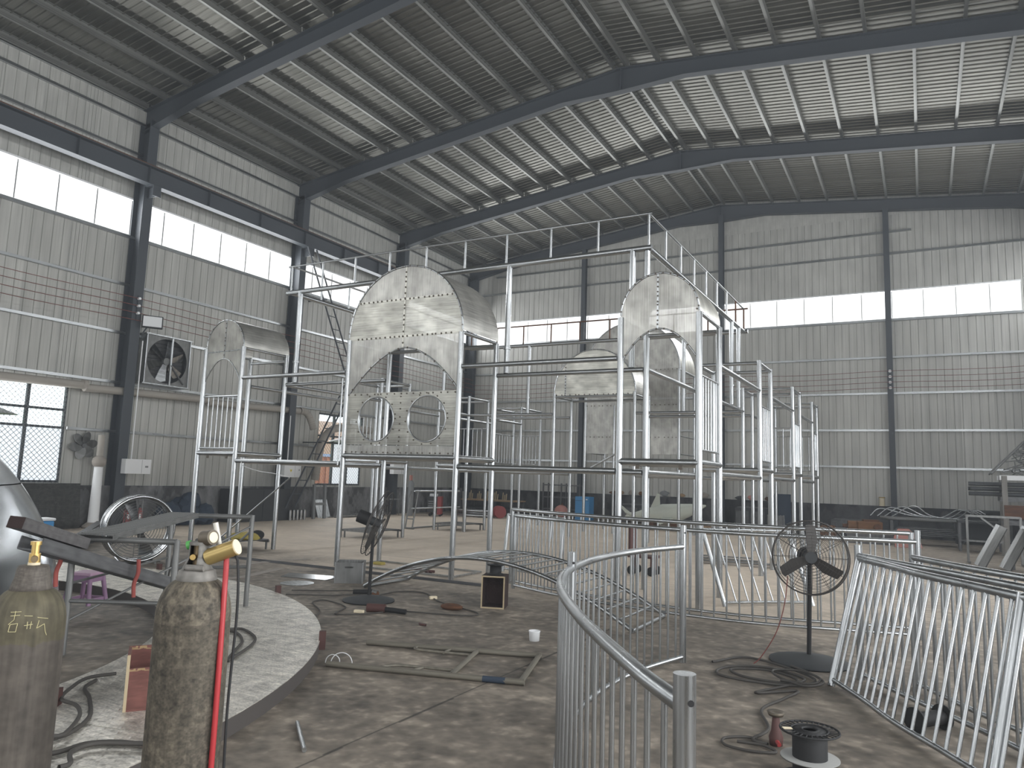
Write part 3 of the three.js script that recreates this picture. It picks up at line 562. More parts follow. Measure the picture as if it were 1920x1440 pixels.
// ---- upper walkway frame with its railing
{
  const x0 = -11.79, x1 = -3.79, z0 = -11.17, z1 = -18.47, cx = (x0 + x1) / 2, cz = (z0 + z1) / 2;
  const t = thing('upper_frame', 'large rectangular pipe frame with railing high above the towers', 'pipe frame', [cx, 0, cz]);
  const X0 = x0 - cx, X1 = x1 - cx, Z0 = z0 - cz, Z1 = z1 - cz;
  for (const [h, r, m] of [[5.42, 0.05, M.galv], [6.0, 0.02, M.rust]]) {
    rod(h > 5.5 ? 'handrail' : 'ring_beam', M.galv, t, [X0 - 0.1, h, Z0], [X1 + 0.05, h, Z0], r, 14);
    rod(h > 5.5 ? 'handrail' : 'ring_beam', h > 5.5 ? M.rust : m, t, [X0, h, Z1], [X1 + 0.1, h, Z1], r, 14);
    for (const X of [X0, X1]) rod(h > 5.5 ? 'handrail' : 'ring_beam', M.galv, t, [X, h, Z0], [X, h, Z1], r, 14);
  }
  for (let k = 0; k <= 9; k++) { const x = X0 + (X1 - X0) * k / 9; rod('baluster', M.galv, t, [x, 5.45, Z0], [x, 6.0, Z0], 0.02, 8); if (k > 0 && k < 9) rod('baluster', M.rust, t, [x, 5.45, Z1], [x, 6.0, Z1], 0.02, 8); }
  for (let k = 1; k <= 8; k++) { const z = Z0 + (Z1 - Z0) * k / 8; for (const X of [X0, X1]) rod('baluster', k < 7 ? M.galv : M.rust, t, [X, 5.45, z], [X, 6.0, z], 0.02, 8); }
  const up = (x, z, y0 = 3.46) => { rod('upright', M.galv, t, [x - cx, y0, z - cz], [x - cx, 5.42, z - cz], 0.05, 14); if (y0 > 3) rod('collar', M.galv, t, [x - cx, y0 + 0.42, z - cz], [x - cx, y0 + 0.46, z - cz], 0.066, 12); };
  up(-11.5, z0); up(-6.38, z0); up(-4.06, z0); up(x1, -17.1); up(x1, -17.85); up(-9.8, z1); up(-5.3, z1); up(x0, -17.1); 
}
const rimMat = new THREE.MeshStandardMaterial({ color: new THREE.Color().setRGB(0.10, 0.09, 0.085), roughness: 0.6, metalness: 0.3, side: THREE.DoubleSide });
const domeMat = [0.16, 0.2, 0.26].map((r) => new THREE.MeshStandardMaterial({ color: new THREE.Color().setRGB(0.62, 0.65, 0.68), metalness: 1, roughness: r, side: THREE.DoubleSide, bumpMap: T.brushR, bumpScale: 0.004 }));
// ================================================================= FENCES AND FOREGROUND
function fence(label, pts, railH, o = {}) {
  const t = thing('railing_panel', label, 'railing', [pts[0][0], 0, pts[0][1]]);
  const L = pts.map(([x, z]) => V(x - pts[0][0], 0, z - pts[0][1])), cv = new THREE.CatmullRomCurve3(L, false, 'centripetal'), len = cv.getLength();
  const lean = o.lean || [0, 0], P = (u, h) => { const p = cv.getPointAt(u), k = h / railH; return [p.x + lean[0] * k, h, p.z + lean[1] * k]; };
  const N = 40, line = (h, a = 0, b = 1) => Array.from({ length: N + 1 }, (_, i) => P(a + (b - a) * i / N, h));
  mesh('top_rail', tubeGeo(line(railH), o.railR ?? 0.026, 64, 12), M.galv, t); mesh('bottom_rail', tubeGeo(line(0.05), o.botR ?? 0.02, 64, 10), M.galv, t);
  const n = Math.round(len / (o.gap ?? 0.115));
  for (let i = 1; i < n; i++) rod('baluster', M.galv, t, P(i / n, 0.05), P(i / n, railH), o.barR ?? 0.0105, 8);
  for (const [u, h] of o.posts || [[0, railH + 0.14], [1, railH + 0.14]]) { const p = rod('post', M.galv, t, P(u, 0), P(u, h), 0.031, 18); const q = P(u, h - 0.07); if (o.holes) { const s = rod('bolt_hole', M.black, p, [0, 0, 0], [0, 0.001, 0], 1); s.removeFromParent(); rod('bolt_hole', M.black, t, [q[0] + 0.024, q[1], q[2] + 0.022], [q[0] + 0.0245, q[1], q[2] + 0.0225], 0.009, 10).quaternion.setFromUnitVectors(UP, V(0.5, 0, 0.86).normalize()); } }
  return t;
}
fence('strongly curved galvanized railing panel in the foreground', [[-0.585, -2.06], [-0.74, -2.24], [-0.98, -2.56], [-1.32, -3.04], [-1.75, -3.75], [-2.02, -4.39], [-2.15, -4.93], [-2.21, -5.49], [-2.17, -6.24], [-2.0, -6.98]], 1.05, { posts: [[0, 1.135], [0.56, 1.16], [1, 1.25]], holes: true, gap: 0.13 });
const longPts = [[-5.4, -9.88], [-4.5, -9.48], [-3.5, -9.24], [-2.6, -9.14], [-1.87, -9.15], [-1.3, -9.28], [-0.9, -9.4], [-0.08, -9.66]];
fence('long gently curved railing panel, the front one of the two before the tower', longPts, 1.07, { posts: [[0, 1.08], [1, 1.2]], gap: 0.15 });
fence('long curved railing panel standing right behind another one before the tower', longPts.map(([x, z], i) => [x - 0.28 + 0.03 * i, z - 0.42]), 1.14, { posts: [[0, 1.15], [1, 1.15]], gap: 0.15 });
fence('galvanized railing panel leaning back against others at the right edge', [[-0.73, -6.96], [-0.461, -6.447], [-0.25, -6.0], [0.006, -5.58], [0.26, -5.16], [0.5, -4.8]], 1.04, { lean: [0.215, -0.30], gap: 0.118, posts: [[0, 1.04], [0.84, 1.06]], barR: 0.0125, railR: 0.029 });
fence('upright curved railing panel directly behind the leaning one', [[-0.53, -7.35], [-0.155, -6.77], [0.07, -6.47], [0.53, -5.8], [0.81, -5.35]], 1.06, { posts: [[0, 1.15], [1, 1.15]], gap: 0.13 });
fence('rearmost upright railing panel of the stack at the right edge', [[-0.10, -7.28], [0.25, -6.70], [0.60, -6.2], [1.0, -5.65]], 1.08, { posts: [[0, 1.08], [1, 1.15]], gap: 0.13 });
// a small dark grate panel propped between tower posts
fence('small dark bar panel propped beside the porthole tower post', [[-6.5, -11.5], [-5.9, -11.35], [-5.3, -11.25]], 0.98, { gap: 0.24, posts: [[0, 1.0], [1, 1.0]], lean: [0.03, -0.1] });
fence('bar panel lying tilted behind the long railings under the right tower', [[-2.4, -10.4], [-1.9, -10.9], [-1.4, -11.3]], 1.0, { gap: 0.18, posts: [[0, 1.0], [1, 1.0]], lean: [-0.35, -0.15] });

// ---- arched ladder lying like a bridge
{
  const xa = -7.04, xb = -2.82, t = thing('arched_ladder', 'arched galvanized ladder bridging over the floor on a box', 'ladder', [(xa + xb) / 2, 0, -8.75]);
  const half = (xb - xa) / 2, Y = (k) => 0.03 + 0.57 * (1 - k * k) , rail = (z, dz) => Array.from({ length: 25 }, (_, i) => { const k = -1 + i / 12; return [k * half, Y(k), z + dz * k]; });
  const A = rail(0.575, 0.275), B = rail(-0.52, 0.22);
  mesh('side_rail', tubeGeo(A, 0.026, 70, 12), M.galv, t); mesh('side_rail', tubeGeo(B, 0.026, 70, 12), M.galv, t);
  for (let i = 0; i <= 24; i++) { const k = -1 + i / 12; rod('rung', M.galv, t, [k * half, Y(k) - 0.005, 0.575 + 0.275 * k], [k * half, Y(k) - 0.005, -0.52 + 0.22 * k], i === 0 || i === 24 ? 0.022 : 0.013, 8); }
}
// ---- box and spool beneath it
{
  const t = thing('wooden_box', 'open dark red wooden box standing on end under the arched ladder', 'box', [-4.83, 0, -8.36], 0.35);
  const w = 0.30, h = 0.40, d = 0.30, e = 0.018;
  for (const s of [-1, 1]) box('side_board', M.darkwood, t, [s * (w / 2 - e / 2), h / 2, 0], [e, h, d]);
  box('top_board', M.darkwood, t, [0, h - e / 2, 0], [w - 2 * e, e, d]); box('bottom_board', M.darkwood, t, [0, e / 2, 0], [w - 2 * e, e, d]); box('back_board', M.darkwood, t, [0, h / 2, -d / 2 + e / 2], [w - 2 * e, h - 2 * e, e]);
  for (const s of [-1, 1]) box('edge_strip', M.woodEdge, t, [s * (w / 2 - e / 2), h / 2, d / 2 + 0.002], [e, h, 0.004]);
  for (const y of [e / 2, h - e / 2]) box('edge_strip', M.woodEdge, t, [0, y, d / 2 + 0.002], [w - 2 * e, e, 0.004]);
  const s = thing('wire_spool', 'small black wire spool standing on the wooden box', 'spool', [-4.83, 0.4, -8.36]);
  lathe('spool_body', M.black, s, [[0, 0], [0.11, 0], [0.11, 0.012], [0.075, 0.018], [0.075, 0.11], [0.11, 0.118], [0.11, 0.13], [0.03, 0.13], [0.03, 0.06], [0, 0.06]]);
}
// ---- two gas cylinders
function gasCylinder(label, pos, mat, parts, sh = 1.18) {
  const t = thing('gas_cylinder', label, 'gas cylinder', pos);
  const r = 0.112, prof = [[0, 0.02], [0.08, 0.0], [r - 0.006, 0.012], [r, 0.04], [r, sh]];
  for (let i = 1; i <= 10; i++) { const a = i / 10 * Math.PI / 2; prof.push([0.045 + (r - 0.045) * Math.cos(a), sh + 0.115 * Math.sin(a)]); }
  prof.push([0.0, sh + 0.117]);
  const bt = lathe('bottle', mat, t, prof, [0, 0, 0], 48); { const uv = bt.geometry.attributes.uv, q = bt.geometry.attributes.position; for (let i = 0; i < uv.count; i++) uv.setY(i, q.getY(i) / 1.32); } parts(t); return t;
}
gasCylinder('weathered grey gas cylinder with gold regulator and red hose', [-2.035, 0, -1.62], M.cyl, (t) => {
  lathe('neck_ring', M.ringM, t, [[0, 1.27], [0.06, 1.272], [0.061, 1.300], [0.058, 1.306], [0.055, 1.320], [0.047, 1.325], [0, 1.325]], [0, 0, 0], 36);
  // valve guard: shell open on the side facing the viewer
  const shell = new THREE.CylinderGeometry(0.030, 0.047, 0.038, 30, 1, true, 0.45, Math.PI * 2 - 0.9); shell.rotateY(0.35); shell.translate(0, 1.343, 0);
  const up = new THREE.CylinderGeometry(0.029, 0.030, 0.042, 30, 1, true, 0.5, Math.PI * 2 - 1.0); up.rotateY(0.35); up.translate(0, 1.382, 0);
  const capg = new THREE.CylinderGeometry(0.029, 0.029, 0.01, 30); capg.translate(0, 1.405, 0);
  mesh('valve_guard', merged([shell, up, capg]), S({ color: C(0.30, 0.285, 0.26), map: T.galv, roughness: 0.6, metalness: 0.3, side: THREE.DoubleSide }), t);
  const D = (x, y, z) => [x * 0.86 + z * 0.78, y, x * -0.50 + z * 0.62];   // x to the right, z towards the viewer
  rod('clamp_bolt', M.ringM, t, D(-0.035, 1.333, 0.045), D(0.02, 1.333, 0.05), 0.010, 10);
  rod('valve_stem', M.brassDark, t, [0, 1.325, 0], [0, 1.402, 0], 0.016, 14); rod('valve_outlet', M.brass, t, D(-0.012, 1.362, 0), D(-0.018, 1.364, 0.034), 0.009, 12);
  rod('spindle', M.brass, t, D(0.0, 1.405, 0.004), D(0.0, 1.424, 0.004), 0.005, 8);
  rod('regulator_heater', M.gold, t, D(0.030, 1.362, 0.0), D(0.118, 1.398, 0.012), 0.026, 28); rod('heater_cap', M.cap, t, D(0.118, 1.398, 0.012), D(0.1215, 1.3995, 0.0125), 0.0245, 28);
  rod('gauge', M.gaugeM, t, D(0.012, 1.420, -0.004), D(0.042, 1.426, 0.016), 0.024, 28); rod('gauge_face', M.cap, t, D(0.042, 1.426, 0.016), D(0.0435, 1.4263, 0.017), 0.017, 24);
  rod('flow_tube', S({ color: C(0.55, 0.53, 0.47), roughness: 0.35 }), t, D(0.064, 1.40, -0.02), D(0.046, 1.470, -0.02), 0.0085, 14);
  rod('green_knob', M.green, t, D(-0.038, 1.395, -0.02), D(-0.026, 1.398, -0.02), 0.014, 16);
});
gasCylinder('pale gas cylinder with brass valve and chalk scrawl at the left edge', [-2.645, 0, -1.45], M.cyl2, (t) => {
  lathe('neck', M.cyl2, t, [[0, 1.2], [0.068, 1.205], [0.060, 1.235], [0.052, 1.26], [0.049, 1.285], [0.044, 1.298], [0.02, 1.30], [0, 1.30]], [0, 0, 0], 36);
  rod('collar_nut', M.cap, t, [0, 1.298, 0], [0, 1.308, 0], 0.021, 6); rod('valve_body', M.brass, t, [0, 1.308, 0], [0, 1.338, 0], 0.018, 8); rod('valve_side', M.brassDark, t, [-0.045, 1.322, -0.025], [0.05, 1.323, 0.028], 0.0105, 12);
  rod('valve_neck', M.brass, t, [0, 1.338, 0], [0, 1.366, 0], 0.0125, 10); rod('valve_top', M.brass, t, [0, 1.366, 0], [0, 1.378, 0], 0.017, 12);
  // chalk strokes drawn on the shoulder
  const st = [[[-0.5, 0.5], [-0.2, 0.52]], [[-0.48, 0.35], [-0.22, 0.38]], [[-0.36, 0.55], [-0.36, 0.2], [-0.5, 0.0]], [[-0.45, 0.0], [-0.25, 0.05], [-0.28, -0.3], [-0.48, -0.3], [-0.45, 0.0]], [[-0.1, 0.35], [0.12, 0.32]], [[-0.08, -0.05], [0.14, -0.02]], [[0.0, 0.1], [0.0, -0.2]], [[0.1, 0.1], [0.08, -0.2]], [[0.25, 0.25], [0.55, 0.15]], [[0.3, 0.12], [0.25, -0.2], [0.45, -0.05], [0.5, -0.4], [0.55, -0.55]]];
  const face = Math.atan2(2.645, 1.45), R = 0.1135;      // towards the camera
  const pt = ([u, v]) => { const a = face + u * 0.95, y = 1.125 + v * 0.075, r = y > 1.11 ? 0.045 + 0.067 * Math.sqrt(Math.max(0, 1 - ((y - 1.11) / 0.115) ** 2)) + 0.0015 : R; return [Math.sin(a) * r, y, Math.cos(a) * r]; };
  const gs = []; for (const s of st) for (let i = 0; i < s.length - 1; i++) { const n = 4; for (let k = 0; k < n; k++) { const L = (q) => [s[i][0] + (s[i + 1][0] - s[i][0]) * q, s[i][1] + (s[i + 1][1] - s[i][1]) * q]; gs.push(rodGeo(pt(L(k / n)), pt(L((k + 1) / n)), 0.0010, 5)); } }
  mesh('chalk_writing', merged(gs), M.chalk, t);
}, 1.11);
tag(pipe('gas_hose', M.redHose, null, [[-1.958, 1.362, -1.665], [-1.95, 1.33, -1.66], [-1.925, 1.22, -1.64], [-1.91, 0.9, -1.63], [-1.912, 0.5, -1.63], [-1.90, 0.2, -1.62], [-1.82, 0.02, -1.5], [-1.4, 0.012, -1.0]], 0.0085, 60, 10), 'red rubber gas hose hanging from the gold regulator', 'hose');
tag(pipe('power_cord', M.black, null, [[-1.935, 1.38, -1.675], [-1.91, 1.35, -1.67], [-1.885, 1.2, -1.66], [-1.883, 0.9, -1.65], [-1.872, 0.5, -1.65], [-1.86, 0.2, -1.62], [-1.78, 0.012, -1.5], [-1.3, 0.008, -1.1]], 0.0042, 60, 8), 'thin black cord hanging beside the red hose', 'cord');

// ---- ring platform of chequer plate with the polished dome
{
  const cx = -9.172, cz = -1.579, R = 5.668, r = 4.2, h = 0.12, t = thing('ring_platform', 'large ring shaped floor platform of worn chequer plate', 'platform', [cx, 0, cz]);
  const N = 26;
  for (let i = 0; i < N; i++) {
    const a0 = -Math.PI / 2 - 0.6 + i * (Math.PI * 2 / N), a1 = a0 + Math.PI * 2 / N - 0.0015, seg = 10, s = new THREE.Shape(), P = (q, a) => [q * Math.cos(a), q * Math.sin(a)];
    for (let k = 0; k <= seg; k++) { const [x, y] = P(R, a0 + (a1 - a0) * k / seg); k ? s.lineTo(x, y) : s.moveTo(x, y); } for (let k = seg; k >= 0; k--) s.lineTo(...P(r, a0 + (a1 - a0) * k / seg));
    const g = new THREE.ExtrudeGeometry(s, { depth: 0.006, bevelEnabled: false }); g.rotateX(-Math.PI / 2); const m = mesh('deck_plate', g, M.cheq, t); m.position.y = h - 0.006;
  }
  const rim = (q, n) => { const g = new THREE.CylinderGeometry(q, q, h - 0.008, 140, 1, true); const m = mesh(n, g, M.plateDark, t); m.position.y = (h - 0.008) / 2; m.material = rimMat; };
  rim(R - 0.004, 'outer_rim'); rim(r + 0.004, 'inner_rim');
  for (let k = 0; k < 13; k++) { const a = -0.2 - k * 0.5; box('bolt_lug', M.redDark, t, [(R + 0.02) * Math.cos(a), 0.12, (R + 0.02) * Math.sin(a)], [0.06, 0.16, 0.05], -a); }
  const d = thing('dome', 'large polished steel dome at the left edge', 'dome', [cx, 0, cz]);
  const prof = [], n = 28; for (let i = 0; i <= n; i++) { const a = -0.04 + (Math.PI / 2 + 0.04) * i / n; prof.push([Math.max(0, 3.28 * Math.cos(a)), 0.1 + 2.65 * Math.sin(a)]); }
  prof[0][1] = 0;
  const low = prof.filter((p) => p[1] <= 1.42), lim = Math.sqrt(1 - ((1.42 - 0.1) / 2.65) ** 2) * 3.28; low.push([lim, 1.42]);
  const gores = 16; for (let k = 0; k < gores; k++) { const g = new THREE.LatheGeometry(low.map((p) => new THREE.Vector2(...p)), 5, k * Math.PI * 2 / gores, Math.PI * 2 / gores - 0.0025); const m = mesh('gore_sheet', g, domeMat[k % 3], d); m.scale.set(1 + 0.002 * (k % 2), 1, 1 + 0.002 * (k % 2)); }
  const hi = [[lim - 0.01, 1.43], ...prof.filter((p) => p[1] > 1.44)];
  for (let k = 0; k < 12; k++) mesh('crown_sheet', new THREE.LatheGeometry(hi.map((p) => new THREE.Vector2(...p)), 6, k * Math.PI / 6 + 0.1, Math.PI / 6 - 0.002), domeMat[(k + 1) % 3], d);
}
// ================================================================= THINGS ON THE LEFT WALL
const floorPipe = (pts, y, r, mat, name, label, cat, seg = 80) => tag(pipe(name, mat, null, pts.map(([x, z, h]) => [x, h ?? y, z]), r, seg, 7), label, cat);
{ // exhaust fan in a square housing
  const t = thing('exhaust_fan', 'large square galvanized exhaust fan mounted high on the left wall', 'exhaust fan', [-18.72, 4.56, -13.22], Math.PI / 2);
  const w = 1.38, hole = arc(0, 0, 0.63, 0.63, 0, -Math.PI * 2, 40).slice(0, -1);
  const fp = mesh('housing', plateGeo([[-w / 2, -w / 2], [w / 2, -w / 2], [w / 2, w / 2], [-w / 2, w / 2]], [hole], 0.02), M.millLight, t); fp.position.z = 0.1;
  for (const s of [-1, 1]) { box('housing_side', M.galv, t, [s * w / 2, 0, -0.02], [0.03, w, 0.34]); box('housing_side', M.galv, t, [0, s * w / 2, -0.02], [w + 0.1, 0.03, 0.36]); }
  box('shutter', M.darkGray, t, [0, 0, -0.14], [w - 0.06, w - 0.06, 0.02]);
  for (let k = -5; k <= 5; k++) box('louvre', M.mill, t, [0, k * 0.11, -0.11], [w - 0.1, 0.09, 0.012], 0, 0.5);
  box('motor_bar', M.galv, t, [0.1, 0, 0.13], [0.05, w - 0.05, 0.04]); rod('hub', M.millLight, t, [0, 0, -0.02], [0, 0, 0.09], 0.1, 18);
  for (let k = 0; k < 6; k++) { const a = k * Math.PI / 3 + 0.35; const m = mesh('blade', plateGeo([[0.08, -0.05], [0.3, -0.11], [0.56, -0.15], [0.6, 0.0], [0.55, 0.12], [0.3, 0.08], [0.08, 0.05]], null, 0.012), M.chrome, t); m.rotation.set(0, 0, a); m.rotateX(0.5); m.position.z = 0.03; }
  rod('belt_arm', M.mill, t, [0.1, -0.1, 0.14], [0.55, -0.6, 0.14], 0.02);
}
{ // floodlight on the column
  const t = thing('floodlight', 'square floodlight on an arm at the column above the exhaust fan', 'floodlight', [-18.42, 5.42, -12.3]);
  rod('arm', M.frame, t, [-0.08, -0.25, 0], [0.12, 0.02, -0.05], 0.018); const h = new THREE.Group(); h.name = 'head'; t.add(h); h.position.set(0.18, 0.08, -0.1); h.rotation.set(0, 1.0, 0, 'YXZ'); h.rotateX(-0.25);
  rbox('casing', M.darkGray, h, [0, 0, 0], [0.52, 0.36, 0.07], 0.01); box('lens', M.white, h, [0, 0, 0.037], [0.46, 0.30, 0.004]);
}
{ // duct
  const t = thing('duct', 'beige round duct running along the left wall', 'duct', [-18.7, 3.55, -6]);
  for (let k = 0; k < 6; k++) rod('duct_length', M.cream, t, [0, 0, 10 - k * 3.75], [0, 0.0 + 0.02 * k, 10 - (k + 1) * 3.75 + 0.02], 0.105, 20);
  for (let k = 1; k < 6; k++) rod('coupling', M.cream, t, [0, 0.02 * k, 10 - k * 3.75 - 0.06], [0, 0.02 * k, 10 - k * 3.75 + 0.06], 0.12, 20);
  pipe('elbow', M.cream, t, [[0, 0.11, -12.5], [0, 0.10, -12.72], [0.05, 0.0, -12.86], [0.12, -0.2, -12.94], [0.2, -0.5, -13.02]], 0.12, 20, 14);
  for (const z of [-5.9, -12.1]) box('duct_clip', M.white, t, [0.1, -0.13, z + 6], [0.1, 0.14, 0.06]);
}
tag(pipe('exhaust_elbow', M.cream, null, [[-18.3, 3.2, -21.8], [-18.3, 3.2, -20.9], [-18.3, 3.18, -20.1], [-18.35, 3.05, -19.7], [-18.5, 2.6, -19.45], [-18.62, 1.3, -19.35]], 0.14, 30, 14), 'beige bent exhaust pipe in front of the rear left window', 'duct');
{ const t = thing('hood', 'grey sloping hood hanging before the rear left window', 'hood', [-18.3, 2.72, -21.0]); mesh('cone', new THREE.ConeGeometry(0.95, 0.36, 24, 1, true), S({ color: C(0.30, 0.27, 0.25), roughness: 0.7, side: THREE.DoubleSide }), t).position.y = 0.18; ring('rim', M.gray, t, [0, 0, 0], 0.95, 0.02, 'y', 40); rod('stub', M.cream, t, [0, 0.22, 0], [0, 0.31, 0], 0.13, 16); }
{ const t = thing('canopy', 'dark sloping canopy outside the window at the left edge', 'canopy', [-19.9, 3.02, -8.6]); mesh('cone', new THREE.ConeGeometry(1.5, 0.5, 24, 1, true), S({ color: C(0.10, 0.09, 0.085), roughness: 0.8, side: THREE.DoubleSide }), t).scale.set(0.5, 1, 1); ring('rim', M.darkGray, t, [0, -0.25, 0], 0.1, 0.02, 'y', 12); rod('pole', M.darkGray, t, [0, -3.3, 0], [0, 0.2, 0], 0.04); }
// electric cables on insulators
for (const [k, y] of [6.1, 5.9, 5.7, 5.5].entries()) {
  const c = []; for (let i = 0; i < FRAMES.length - 1; i++) { const a = FRAMES[i], b = FRAMES[i + 1]; c.push([-18.42, y, a], [-18.42, y - 0.05, (a + b) / 2]); } c.push([-18.42, y, FRAMES.at(-1) + 0.2]);
  tag(pipe('electric_cable', M.redCable, null, c, 0.009, 90, 5), 'thin red brown cable along the left wall, number ' + ['one', 'two', 'three', 'four'][k] + ' from the top', 'cable');
  tag(pipe('electric_cable', M.redCable, null, [[-18.4, y - 0.27, -29.05], [-15.7, y - 0.33, -29.05], [-12.9, y - 0.27, -29.08], [-9.9, y - 0.34, -29.05], [-6.88, y - 0.27, -29.08], [-3.9, y - 0.34, -29.05], [-0.92, y - 0.27, -29.08], [2, y - 0.3, -29.05], [4.4, y - 0.2, -29.05]], 0.009, 90, 5), 'thin red brown cable along the gable wall, number ' + ['one', 'two', 'three', 'four'][k] + ' from the top', 'cable');
}
{ const t = thing('insulator_rack', 'row of white insulators on the column above the floodlight', 'insulator', [-18.45, 5.8, -12.1]); for (const y of [-0.1, 0.1, 0.3]) { rod('insulator', M.white, t, [-0.02, y, 0.02], [0.06, y, 0.02], 0.035, 12); } box('bracket_bar', M.frame, t, [-0.03, 0.05, 0], [0.03, 0.7, 0.05]); }
{ const t = thing('insulator_rack', 'row of four insulators on the right gable post', 'insulator', [-0.92, 5.53, -29.16]); for (const y of [-0.3, -0.1, 0.1, 0.3]) rod('insulator', M.white, t, [0, y, -0.02], [0, y, 0.06], 0.05, 12); box('bracket_bar', M.frame, t, [0, 0, -0.02], [0.05, 0.8, 0.03]); }
for (const [l, z, y0, y1, w] of [['white electrical box hanging on the column below the exhaust fan', -12.45, 1.39, 1.78, 0.74], ['white switch box with yellow warning mark on the column by the ladder', -18.0, 1.39, 1.83, 0.74], ['white switch box with yellow warning mark seen under the wide tower', -23.78, 1.6, 2.1, 0.82]]) {
  const t = thing('electrical_box', l, 'electrical box', [-18.42, y0, z]); rbox('casing', M.white, t, [0, (y1 - y0) / 2, 0], [0.2, y1 - y0, w], 0.01); box('door_seam', M.gray, t, [0.101, (y1 - y0) / 2, -0.1], [0.004, y1 - y0 - 0.03, 0.006]);
  if (z < -13) { const tri = new THREE.CylinderGeometry(0.06, 0.06, 0.004, 3); tri.rotateZ(-Math.PI / 2); tri.rotateX(Math.PI / 2); mesh('warning_mark', tri, M.yellowLabel, t).position.set(0.103, (y1 - y0) * 0.5, 0.08); box('bolt_mark', M.black, t, [0.106, (y1 - y0) * 0.5, 0.08], [0.003, 0.04, 0.012], 0, 0.4); box('lock', M.gray, t, [0.105, (y1 - y0) * 0.55, -w * 0.38], [0.02, 0.05, 0.02]); } else box('label_print', M.gray, t, [0.102, (y1 - y0) * 0.5, -0.24], [0.002, 0.05, 0.09]);
  rod('conduit', M.white, t, [-0.02, y1 - y0, w * 0.2], [-0.02, y1 - y0 + (z > -13 ? 3.2 : 1.6), w * 0.2], 0.016);
}
{ // dark zigzag ladder
  const t = thing('access_ladder', 'dark steel zigzag ladder climbing the left wall by the daylight strip', 'ladder', [-18.08, 0, -18.6]);
  const run = (a, b, n) => { const ox = 0.0; for (const s of [-0.2, 0.2]) rod('stringer', M.frame, t, [ox, a[0], a[1] + s + 18.6], [ox, b[0], b[1] + s + 18.6], 0.028, 8); for (let i = 1; i < n; i++) { const k = i / n, y = a[0] + (b[0] - a[0]) * k, z = a[1] + (b[1] - a[1]) * k + 18.6; rod('rung', M.frame, t, [ox, y, z - 0.2], [ox, y, z + 0.2], 0.016, 8); } };
  run([9.2, -17.95], [4.9, -20.3], 10); run([4.9, -20.3], [0.4, -17.75], 10);
  for (const [y, z] of [[7.6, -18.8], [4.9, -20.3], [2.6, -19.0]]) box('wall_tie', M.frame, t, [-0.43, y, z + 18.6], [0.86, 0.04, 0.04]);
}
{ // pale turned column
  const t = thing('lamp_post', 'pale slender tapered column with a bulge standing by the left wall', 'column', [-18.55, 0, -11.5]);
  lathe('base', M.cloth, t, [[0, 0], [0.26, 0], [0.24, 0.06], [0.14, 0.14], [0, 0.16]]);
  lathe('shaft', M.white, t, [[0, 0.12], [0.13, 0.13], [0.105, 1.5], [0.105, 1.55], [0, 1.56]]); lathe('bulge', M.cloth, t, [[0.08, 1.52], [0.15, 1.6], [0.17, 1.68], [0.15, 1.76], [0.08, 1.82], [0, 1.83]]); lathe('top_tube', M.cream, t, [[0, 1.8], [0.08, 1.8], [0.08, 2.36], [0, 2.38]]);
}
{ const t = thing('flower_rosette', 'dark metal flower of broad petals leaning on the wall behind the pale column', 'metal flower', [-18.88, 2.08, -11.25], Math.PI / 2); for (let k = 0; k < 6; k++) { const a = k * Math.PI / 3 + 0.2; const m = mesh('petal', plateGeo(arc(0.2, 0, 0.17, 0.12, 0, Math.PI * 2, 16).slice(0, -1), null, 0.01), M.scaf, t); m.rotation.z = a; m.rotateX(0.3); } rod('boss', M.mill, t, [0, 0, -0.02], [0, 0, 0.04], 0.06); }
{ const t = thing('steel_plate', 'pair of dark stained steel plates leaning on the wall below the left window', 'plate', [-18.55, 0, -10.36]); for (const [k, z] of [[0, -0.42], [1, 0.3]]) box('sheet', M.plateDark, t, [-0.1 + 0.03 * k, 0.56, z], [0.012, 1.12, k ? 0.75 : 0.8], 0, 0, 0.14); }
{ const t = thing('storage_bin', 'small blue bin with a white lid beside the dome', 'bin', [-14.2, 0, -7.84]); rbox('body', M.blue, t, [0, 0.28, 0], [0.3, 0.56, 0.3], 0.03); rbox('lid', M.white, t, [0, 0.585, 0], [0.33, 0.05, 0.33], 0.02); }
for (const [k, z] of [-12.22, -12.55].entries()) { const t = thing('fire_extinguisher', k ? 'red fire extinguisher at the column base, the one farther from the dome' : 'red fire extinguisher at the column base, the one nearer the dome', 'fire extinguisher', [-18.25, 0, z]); lathe('bottle', M.redPaint, t, [[0, 0], [0.09, 0.01], [0.09, 0.40], [0.06, 0.47], [0.02, 0.5], [0, 0.5]], [0, 0, 0], 20); box('label_plate', M.white, t, [0.086, 0.28, 0.02], [0.01, 0.13, 0.08], 0.1); rod('valve', M.black, t, [0, 0.5, 0], [0.02, 0.58, 0], 0.02); pipe('hose', M.rubber, t, [[0.01, 0.55, 0], [0.07, 0.5, 0.08], [0.08, 0.3, 0.1], [0.06, 0.12, 0.1]], 0.012, 16, 6); }
{ const t = thing('metal_cabinet', 'low dark metal cabinet against the left wall behind the leftmost tower', 'cabinet', [-18.5, 0, -16.7]); rbox('body', M.darkGray, t, [0, 0.5, 0], [0.6, 1.0, 2.3], 0.01); for (const z of [-0.57, 0.57]) box('door', M.darkGray, t, [0.305, 0.5, z], [0.015, 0.92, 1.1]); }
